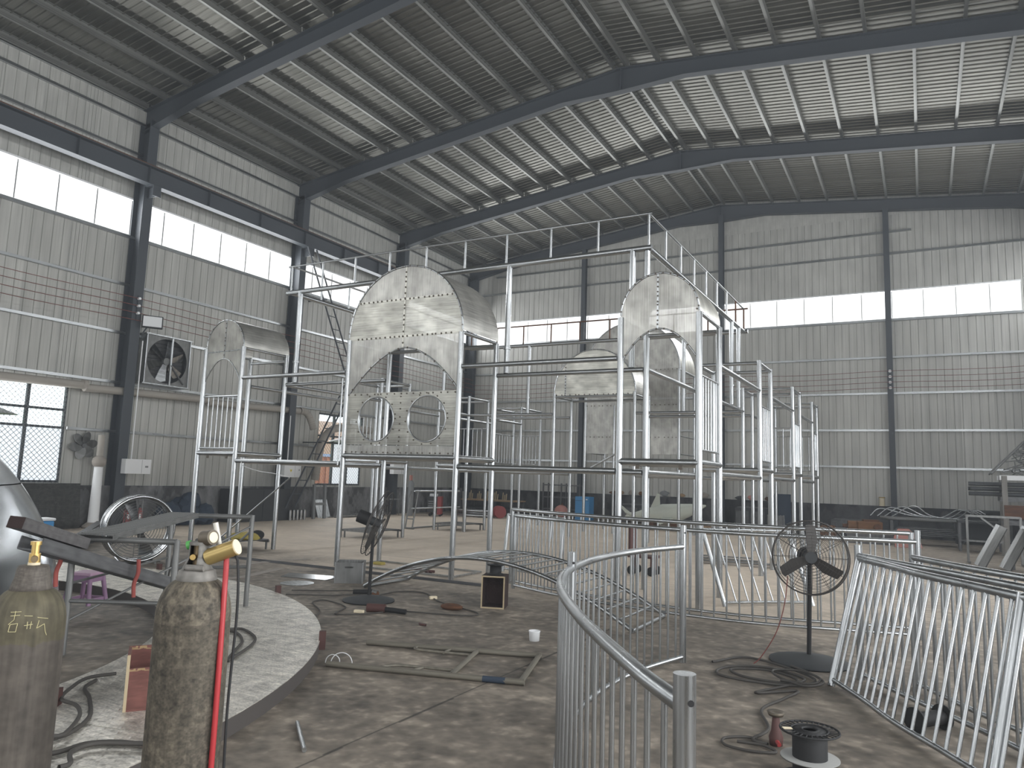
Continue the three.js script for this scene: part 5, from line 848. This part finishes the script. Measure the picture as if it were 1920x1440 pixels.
{ const t = thing('welding_machine', 'dark and red welding machine on castors far back on the left', 'welder', [-16.95, 0, -24.6], 0.5); rbox('body', M.darkGray, t, [-0.22, 0.46, 0], [0.4, 0.62, 0.7], 0.02); rbox('side_panel', M.redPaint, t, [0.06, 0.42, 0], [0.16, 0.7, 0.7], 0.02); for (let k = 0; k < 3; k++) box('vent', M.gray, t, [-0.22, 0.4 + 0.09 * k, 0.352], [0.3, 0.04, 0.004]); for (const [a, b] of [[1, 1], [-1, 1], [1, -1], [-1, -1]]) rod('castor', M.black, t, [a * 0.2 - 0.1, 0.06, b * 0.26 - 0.02], [a * 0.2 - 0.1, 0.06, b * 0.26 + 0.02], 0.06); box('wire_cover', M.white, t, [-0.2, 0.82, 0], [0.3, 0.1, 0.3]); }
{ const t = thing('steel_pile', 'pile of bright steel lengths with a red drum behind the welder', 'pile of steel', [-16.0, 0, -25.6]); for (let k = 0; k < 7; k++) rod('length', M.chrome, t, [-0.9 + 0.05 * k, 0.06 + 0.09 * (k % 3), 0.1 * k - 0.3], [0.9 + 0.04 * k, 0.06 + 0.09 * (k % 3), 0.1 * k - 0.35], 0.05, 12); rod('drum', M.redPaint, t, [1.15, 0.25, -0.1], [1.4, 0.25, 0.1], 0.24, 20); }
{ const t = thing('work_table', 'long low work table with a row of upright wooden pegs', 'table', [-16.2, 0, -27.6]); box('top', M.wood, t, [0, 0.62, 0], [2.6, 0.05, 1.1]); box('shelf', M.darkGray, t, [0, 0.3, 0], [2.4, 0.04, 1.0]); for (const [a, b] of [[1, 1], [-1, 1], [1, -1], [-1, -1]]) box('leg', M.mill, t, [a * 1.2, 0.3, b * 0.48], [0.08, 0.6, 0.08]); for (let k = 0; k < 16; k++) rod('peg', M.woodEdge, t, [-1.1 + 0.14 * k, 0.64, 0.2 + 0.1 * ((k * 7) % 3)], [-1.1 + 0.14 * k + 0.03, 0.64 + rr(0.22, 0.38), 0.2 + 0.1 * ((k * 7) % 3)], 0.022, 7); }
{ const t = thing('shelf_rack', 'open dark steel shelf rack against the gable wall', 'rack', [-13.4, 0, -28.75]); for (const x of [-0.85, 0, 0.85]) for (const z of [-0.25, 0.25]) box('upright', M.mill, t, [x, 0.72, z], [0.05, 1.44, 0.05]); for (const y of [0.35, 0.85, 1.36]) for (const z of [-0.25, 0.25]) box('shelf_bar', M.mill, t, [0, y, z], [1.75, 0.05, 0.04]); box('shelf', M.darkGray, t, [0, 0.37, 0], [1.7, 0.02, 0.46]); }
{ const t = thing('tool_cabinet', 'bright blue steel cabinet beside the rack at the gable wall', 'cabinet', [-12.15, 0, -28.1]); rbox('body', M.blue, t, [0, 0.47, 0], [0.62, 0.94, 0.5], 0.012); box('drawer_gap', M.darkBlue, t, [0, 0.78, 0.252], [0.58, 0.012, 0.004]); box('handle', M.white, t, [0.2, 0.83, 0.256], [0.07, 0.04, 0.01]); }
{ const t = thing('sack', 'tan stuffed sack on the floor left of the blue cabinet', 'sack', [-13.1, 0, -27.9]); const g = new THREE.IcosahedronGeometry(0.3, 3); g.scale(1, 0.95, 0.8); g.translate(0, 0.28, 0); mesh('body', g, M.pinkish, t); rod('tie', M.rust, t, [0, 0.5, 0], [0.06, 0.62, 0], 0.04); }
{ // shark sculpture
  const t = thing('shark_model', 'pale unpainted shark shaped model lying far back before the gable wall', 'model', [-7.9, 0, -25.0]);
  const sec = [[-1.35, 0.55, 0.03, 0.05], [-1.05, 0.46, 0.08, 0.09], [-0.6, 0.5, 0.2, 0.18], [0, 0.55, 0.34, 0.28], [0.5, 0.60, 0.32, 0.25], [0.95, 0.72, 0.22, 0.16], [1.25, 0.82, 0.12, 0.09], [1.5, 0.90, 0.03, 0.03]];
  const pos = [], idx = [], n = 16; sec.forEach(([x, y, ry, rz]) => { for (let k = 0; k < n; k++) { const a = k / n * Math.PI * 2; pos.push(x, y + ry * Math.sin(a), rz * Math.cos(a)); } }); for (let i = 0; i < sec.length - 1; i++) for (let k = 0; k < n; k++) { const a = i * n + k, b = i * n + (k + 1) % n; idx.push(a, a + n, b, b, a + n, b + n); }
  const g = new THREE.BufferGeometry(); g.setAttribute('position', new THREE.Float32BufferAttribute(pos, 3)); g.setAttribute('uv', new THREE.Float32BufferAttribute(pos.flatMap((v, i) => i % 3 === 0 ? [v, pos[i + 1]] : []), 2)); g.setIndex(idx); g.computeVertexNormals(); const b = S({ ...{ color: M.shark.color, roughness: 0.6, side: THREE.DoubleSide } }); mesh('body', g, b, t);
  const fin = (name, pts, z) => { const m = mesh(name, plateGeo(pts, null, 0.05), b, t); m.position.z = z; }; fin('dorsal_fin', [[-0.45, 0.68], [-0.18, 1.24], [-0.1, 1.22], [-0.08, 0.8]], 0); fin('tail_fin', [[-1.1, 0.5], [-1.55, 0.82], [-1.5, 0.7], [-1.28, 0.48], [-1.45, 0.3], [-1.35, 0.3], [-1.05, 0.4]], 0);
  for (const s of [-1, 1]) { const m = mesh('side_fin', plateGeo([[0, 0], [0.35, 0], [0.05, 0.5], [-0.08, 0.45]], null, 0.04), b, t); m.position.set(0.1, 0.45, s * 0.24); m.rotation.x = s * 2.0; }
  for (const x of [-0.4, 0.5]) box('support_block', M.rust, t, [x, 0.14, 0], [0.3, 0.28, 0.4]); }
{ const t = thing('crate', 'brown wooden crate beside the pale shark model', 'crate', [-6.35, 0, -24.7], 0.3); box('body', M.rust, t, [0, 0.2, 0], [0.55, 0.4, 0.45]); for (const y of [0.06, 0.2, 0.34]) box('slat', M.wood, t, [0, y, 0.232], [0.55, 0.1, 0.012]); }
// debris along the plinth ledge
{ const spots2 = [[-11.4, 'rust'], [-11.1, 'wood'], [-10.6, 'cloth'], [-10.2, 'orange'], [-9.2, 'gray'], [-8.5, 'wood'], [-7.6, 'cloth'], [-6.2, 'darkGray'], [-5.8, 'pinkish'], [-5.2, 'rust']]; const words = ['first', 'second', 'third', 'fourth', 'fifth', 'sixth', 'seventh', 'eighth', 'ninth', 'tenth'];
  spots2.forEach(([x, m], k) => { const t = thing('scrap_piece', 'small scrap piece on the gable plinth ledge, ' + words[k] + ' from the left', 'scrap', [x, 1.06, -29.44], rnd() * 0.1, 'scrap on the gable plinth ledge'); const g = new THREE.IcosahedronGeometry(1, 1), p = g.attributes.position; for (let i = 0; i < p.count; i++) { const q = 0.75 + 0.5 * vn(p.getX(i) * 5 + k * 9 + 20, p.getY(i) * 5 + p.getZ(i) * 3 + 20, 999, 999, 7); p.setXYZ(i, p.getX(i) * q, p.getY(i) * q, p.getZ(i) * q); } g.scale(rr(0.09, 0.2), rr(0.05, 0.11), 0.032); g.computeBoundingBox(); g.translate(0, -g.boundingBox.min.y, 0); g.computeVertexNormals(); mesh('lump', g, M[m], t); }); }
// scrap yard by the gable on the right
{ const t = thing('gearbox', 'orange rusty gearbox on the scrap heap before the gable wall', 'machine part', [-1.5, 0.3, -25.4], 0.2); rbox('case', M.orange, t, [0, 0.18, 0], [0.7, 0.36, 0.45], 0.04); rod('flange', M.orange, t, [-0.6, 0.2, 0], [-0.35, 0.2, 0], 0.16, 18); rod('shaft', M.rust, t, [-0.75, 0.2, 0], [-0.6, 0.2, 0], 0.06); box('lid', M.rust, t, [0.05, 0.38, 0], [0.45, 0.06, 0.35]); rod('boss', M.rust, t, [0.2, 0.2, 0.22], [0.2, 0.2, 0.3], 0.1);
  const s = thing('steel_sledge', 'dark steel base carrying the orange gearbox', 'machine base', [-1.5, 0, -25.4]); box('deck', M.mill, s, [0, 0.28, 0], [1.2, 0.04, 0.8]); for (const k of [-1, 1]) { box('runner', M.mill, s, [0, 0.13, k * 0.36], [1.2, 0.26, 0.06]); box('tie', M.mill, s, [k * 0.5, 0.13, 0], [0.06, 0.2, 0.66]); } }
{ const t = thing('motor', 'greasy orange electric motor left of the orange gearbox', 'motor', [-2.75, 0, -25.6], 0.4); rod('stator', M.orange, t, [-0.25, 0.24, 0], [0.25, 0.24, 0], 0.22, 20); rod('shaft', M.rust, t, [0.25, 0.24, 0], [0.45, 0.24, 0], 0.04); box('foot', M.rust, t, [0, 0.03, 0], [0.4, 0.06, 0.4]); for (let k = 0; k < 5; k++) ring('fin', M.rust, t, [-0.2 + 0.1 * k, 0.24, 0], 0.225, 0.012, 'x', 20); }
{ const t = thing('motor', 'dark motor housing with ribs near the foot of the farthest tower', 'motor', [-4.3, 0, -25.8], 0.2); rod('stator', M.mill, t, [-0.25, 0.35, 0], [0.25, 0.35, 0], 0.33, 22); for (let k = 0; k < 6; k++) ring('fin', M.millLight, t, [-0.25 + 0.1 * k, 0.35, 0], 0.335, 0.014, 'x', 22); box('foot', M.mill, t, [0, 0.02, 0], [0.5, 0.04, 0.5]); }
{ const t = thing('wire_heap', 'dark heap of tangled wire and bars before the gable wall', 'wire heap', [-3.4, 0, -27.0]); const gs = []; for (let k = 0; k < 46; k++) { const a = rnd() * 6.28, x = rr(-1.2, 1.2), z = rr(-0.6, 0.6); gs.push(tubeGeo([[x, 0.03, z], [x + 0.3 * Math.cos(a), rr(0.2, 0.55) * (1 - Math.abs(x) / 1.6), z + 0.2 * Math.sin(a)], [x + 0.6 * Math.cos(a), 0.04, z + 0.4 * Math.sin(a)]], 0.018, 10, 5)); } const m = mesh('wires', merged(gs), M.mill, t); m.userData.kind = 'stuff'; const g = new THREE.IcosahedronGeometry(1, 3); g.scale(1.2, 0.32, 0.6); mesh('core_heap', g, M.darkGray, t); }
{ const t = thing('pink_panel', 'faded red folded panel leaning on the scrap heap', 'panel', [-0.45, 0, -24.5], 0.4); mesh('sheet', plateGeo([[-0.35, 0], [0.4, 0], [0.35, 0.25], [0.1, 0.55], [-0.2, 0.55], [-0.35, 0.3]], null, 0.03), M.pinkish, t).rotation.x = -0.3; }
{ const t = thing('pipe_rack', 'low dark rack loaded with long pipes and bent cable before the gable wall', 'rack', [0.0, 0, -26.3]); for (const x of [-0.9, 0.9]) { for (const z of [-0.4, 0.4]) box('leg', M.mill, t, [x, 0.35, z], [0.08, 0.7, 0.08]); box('bearer', M.mill, t, [x, 0.68, 0], [0.08, 0.06, 0.9]); box('bearer', M.mill, t, [x, 0.25, 0], [0.08, 0.06, 0.9]); }
  for (let k = 0; k < 6; k++) rod('pipe_length', k % 2 ? M.scaf : M.ringM, t, [-1.25 + 0.05 * k, 0.76, -0.35 + 0.13 * k], [1.2 - 0.06 * k, 0.76, -0.35 + 0.13 * k], 0.05, 10); for (let k = 0; k < 5; k++) box('plate_stack', M.mill, t, [0, 0.3 + 0.05 * k, 0], [1.9 - 0.1 * k, 0.03, 0.7]);
  for (let k = 0; k < 4; k++) pipe('bent_conduit', M.galv, t, [[-1.5 + 0.2 * k, 0.82, 0.2], [-1.2 + 0.3 * k, 1.05 + 0.04 * k, 0.1], [-0.4 + 0.2 * k, 0.88, 0], [0.4 + 0.2 * k, 0.84, -0.1], [0.9 + 0.15 * k, 1.1, -0.2], [1.3 + 0.1 * k, 1.0, -0.2]], 0.017, 40, 6); }
{ const t = thing('steel_bench', 'dark steel bench with shelf behind the leaning troughs', 'bench', [1.35, 0, -24.9]); box('top', M.darkGray, t, [0, 0.82, 0], [1.1, 0.05, 0.9]); box('shelf', M.mill, t, [0, 0.3, 0], [1.0, 0.03, 0.8]); box('back_panel', M.darkGray, t, [0, 0.5, -0.42], [1.05, 0.6, 0.02]); for (const [a, b] of [[1, 1], [-1, 1], [1, -1], [-1, -1]]) box('leg', M.mill, t, [a * 0.5, 0.4, b * 0.4], [0.06, 0.8, 0.06]); }
{ const t = thing('stock_rack', 'tall steel stock rack holding long pipes at the right edge', 'rack', [2.55, 0, -23.4]); for (const x of [-0.72, 0.9]) for (const z of [-0.4, 0.4]) box('upright', M.ringM, t, [x, 1.05, z], [0.12, 2.1, 0.1]); for (const y of [0.9, 1.5, 2.05]) for (const z of [-0.4, 0.4]) box('beam', y > 2 ? M.white : M.mill, t, [0.08, y, z], [1.8, 0.12, 0.06]); box('apron', M.rust, t, [0.1, 1.18, 0.46], [1.7, 0.34, 0.03]);
  for (let k = 0; k < 6; k++) rod('stock_pipe', M.darkGray, t, [-1.45 - 0.05 * (k % 2), 1.62 + 0.13 * (k % 3), -0.2 + 0.2 * Math.floor(k / 3)], [0.9, 1.62 + 0.13 * (k % 3), -0.2 + 0.2 * Math.floor(k / 3)], 0.055, 12); }
{ const t = thing('wire_bale', 'pyramid shaped bale of tangled grey mesh on top of the stock rack', 'wire mesh', [2.5, 2.125, -23.4]); const gs = []; for (let k = 0; k < 90; k++) { const u = rnd(), w = 1 - u * 0.8, a = [rr(-0.9, 0.9) * w, u * 0.9, rr(-0.4, 0.4) * w], v = Math.min(1, u + rr(-0.2, 0.4)), q = 1 - v * 0.8, b = [rr(-0.9, 0.9) * q, Math.max(0.02, v * 0.9), rr(-0.4, 0.4) * q]; gs.push(tubeGeo([[a[0], Math.max(0.02, a[1]), a[2]], [(a[0] + b[0]) / 2 + rr(-0.1, 0.1), Math.max(0.02, (a[1] + b[1]) / 2), (a[2] + b[2]) / 2], b], 0.014, 8, 5)); } for (const [a, b] of [[-1, 1], [1, 1], [-1, -1], [1, -1]]) gs.push(rodGeo([a * 0.95, 0.02, b * 0.42], [a * 0.1, 0.95, 0], 0.03, 6)); const m = mesh('wires', merged(gs), M.scaf, t); m.userData.kind = 'stuff'; }
{ const t = thing('tube_frame', 'rectangular square tube frame standing on the right behind the troughs', 'tube frame', [1.4, 0, -21.0]); for (const x of [-0.52, 0.55]) box('upright', M.millLight, t, [x, 0.55, 0], [0.05, 1.1, 0.05]); box('top_tube', M.millLight, t, [0, 1.09, 0], [1.1, 0.05, 0.05]); box('mid_tube', M.millLight, t, [-0.15, 0.5, 0], [0.7, 0.04, 0.04]); box('brace', M.millLight, t, [-0.1, 0.95, 0], [0.36, 0.04, 0.04], 0, 0, -0.7); for (const x of [-0.52, 0.55]) box('foot', M.millLight, t, [x, 0.025, 0.25], [0.05, 0.05, 0.55]); }
for (const [k, x] of [1.05, 1.5].entries()) { const t = thing('steel_trough', k ? 'steel trough leaning aslant, the right one of the two near the right edge' : 'steel trough leaning aslant, the left one of the two near the right edge', 'trough', [x, 0, -19.7 + 0.2 * k], 0, undefined); const g = new THREE.Group(); g.name = 'channel'; t.add(g); g.rotation.z = -0.46; g.position.y = 0.02; box('base_web', M.millLight, g, [0, 0.5, 0.14], [0.14, 1.0, 0.02]); box('side_flange', M.galv, g, [-0.08, 0.5, 0], [0.02, 1.0, 0.3]); box('side_flange', M.plateDark, g, [0.08, 0.5, 0], [0.02, 1.0, 0.3]); box('lip', M.galv, g, [-0.11, 0.5, 0.15], [0.07, 1.0, 0.012]); box('end_cap', M.mill, g, [0, 0.98, 0], [0.16, 0.02, 0.28]); box('prop', M.mill, t, [0.62, 0.2, -0.05], [0.05, 0.4, 0.05]); }
{ const t = thing('hopper', 'grey sheet metal hopper at the right edge', 'hopper', [2.25, 0, -18.85]); const g = new THREE.CylinderGeometry(0.62, 0.2, 0.6, 4, 1, true); g.rotateY(Math.PI / 4); mesh('funnel', g, S({ color: C(0.55, 0.56, 0.56), map: T.brush, metalness: 0.5, roughness: 0.6, side: THREE.DoubleSide }), t).position.y = 0.62; for (const [a, b] of [[1, 1], [-1, 1], [1, -1], [-1, -1]]) box('leg', M.mill, t, [a * 0.4, 0.42, b * 0.4], [0.04, 0.84, 0.04]); }
{ const t = thing('pallet', 'low pile of planks and bars on the floor beyond the long railings', 'planks', [-3.3, 0, -16.2], 0.1); for (let k = 0; k < 6; k++) box('plank', k % 2 ? M.scaf : M.cloth, t, [-0.1 * k, 0.02 + 0.03 * (k % 2), -0.25 * k + 0.5], [1.6 - 0.1 * k, 0.025, 0.1], rr(-0.06, 0.06)); }
{ const t = thing('red_trolley', 'small dark red trolley glimpsed between the long railings', 'trolley', [-4.4, 0, -12.9]); box('deck', M.redDark, t, [0, 0.32, 0], [0.5, 0.04, 0.35]); box('back_panel', M.redDark, t, [-0.22, 0.6, 0], [0.04, 0.55, 0.33]); for (const [a, b] of [[1, 1], [-1, 1], [1, -1], [-1, -1]]) rod('wheel', M.black, t, [a * 0.18, 0.08, b * 0.15 - 0.02], [a * 0.18, 0.08, b * 0.15 + 0.02], 0.08, 16); for (const s of [-1, 1]) box('post', M.redDark, t, [s * 0.18, 0.2, 0], [0.04, 0.22, 0.3]); }
{ const t = thing('wall_pendant', 'small yellow lamp housing on the plinth beside the right gable post', 'lamp', [-1.3, 1.06, -29.4]); rod('housing', M.cap, t, [0, 0, 0], [0, 0.3, 0], 0.09, 12); ring('rim', M.brass, t, [0, 0.3, 0], 0.09, 0.015); }

// more stock along the gable and the left wall
for (const [k, [x, z, w, h, d, m]] of [[-5.6, -28.6, 1.1, 0.8, 0.6, 'darkGray'], [-4.6, -28.7, 0.7, 1.35, 0.06, 'darkBlue'], [-2.2, -28.4, 1.3, 0.55, 0.8, 'mill'], [1.6, -28.2, 1.6, 0.9, 0.8, 'darkGray'], [-9.9, -28.5, 1.5, 0.7, 0.7, 'darkGray']].entries()) {
  const t = thing('machine_cabinet', ['dark low machine cabinet at the gable behind the open towers', 'upright dark blue board leaning at the gable behind the farthest tower', 'low dark machine bed at the gable left of the right gable post', 'dark machine cabinet at the gable right of the right gable post', 'dark machine cabinet at the gable right of the blue cabinet'][k], 'machine', [x, 0, z], 0.05 * (k - 2));
  rbox('body', M[m], t, [0, h / 2 + 0.06, 0], [w, h - 0.12, d], 0.012); for (const a of [-1, 1]) box('foot', M.mill, t, [a * w * 0.4, 0.03, 0], [w * 0.12, 0.06, d]); if (k !== 1) { box('cover', M.mill, t, [0, h + 0.015, 0], [w * 0.9, 0.03, d * 0.9]); for (const a of [-0.25, 0.25]) box('door', M.mill, t, [a * w, h / 2, d / 2 + 0.006], [w * 0.44, h * 0.7, 0.01]); } }
for (const [k, [x, z, L, r]] of [[-16.2, -10.0, 4.2, 0.02], [-15.2, -9.4, 3.4, -0.05]].entries()) { const t = thing('steel_beam', k ? 'dark steel beam lying on the floor behind the dome, the nearer one' : 'dark steel beam lying on the floor behind the dome, the farther one', 'beam', [x, 0, z], Math.PI / 2 + 0.9 + r); box('web', M.mill, t, [0, 0.11, 0], [L, 0.2, 0.012]); for (const y of [0.01, 0.21]) box('flange', M.mill, t, [0, y, 0], [L, 0.018, 0.16]); }
renderer.render(scene, camera);
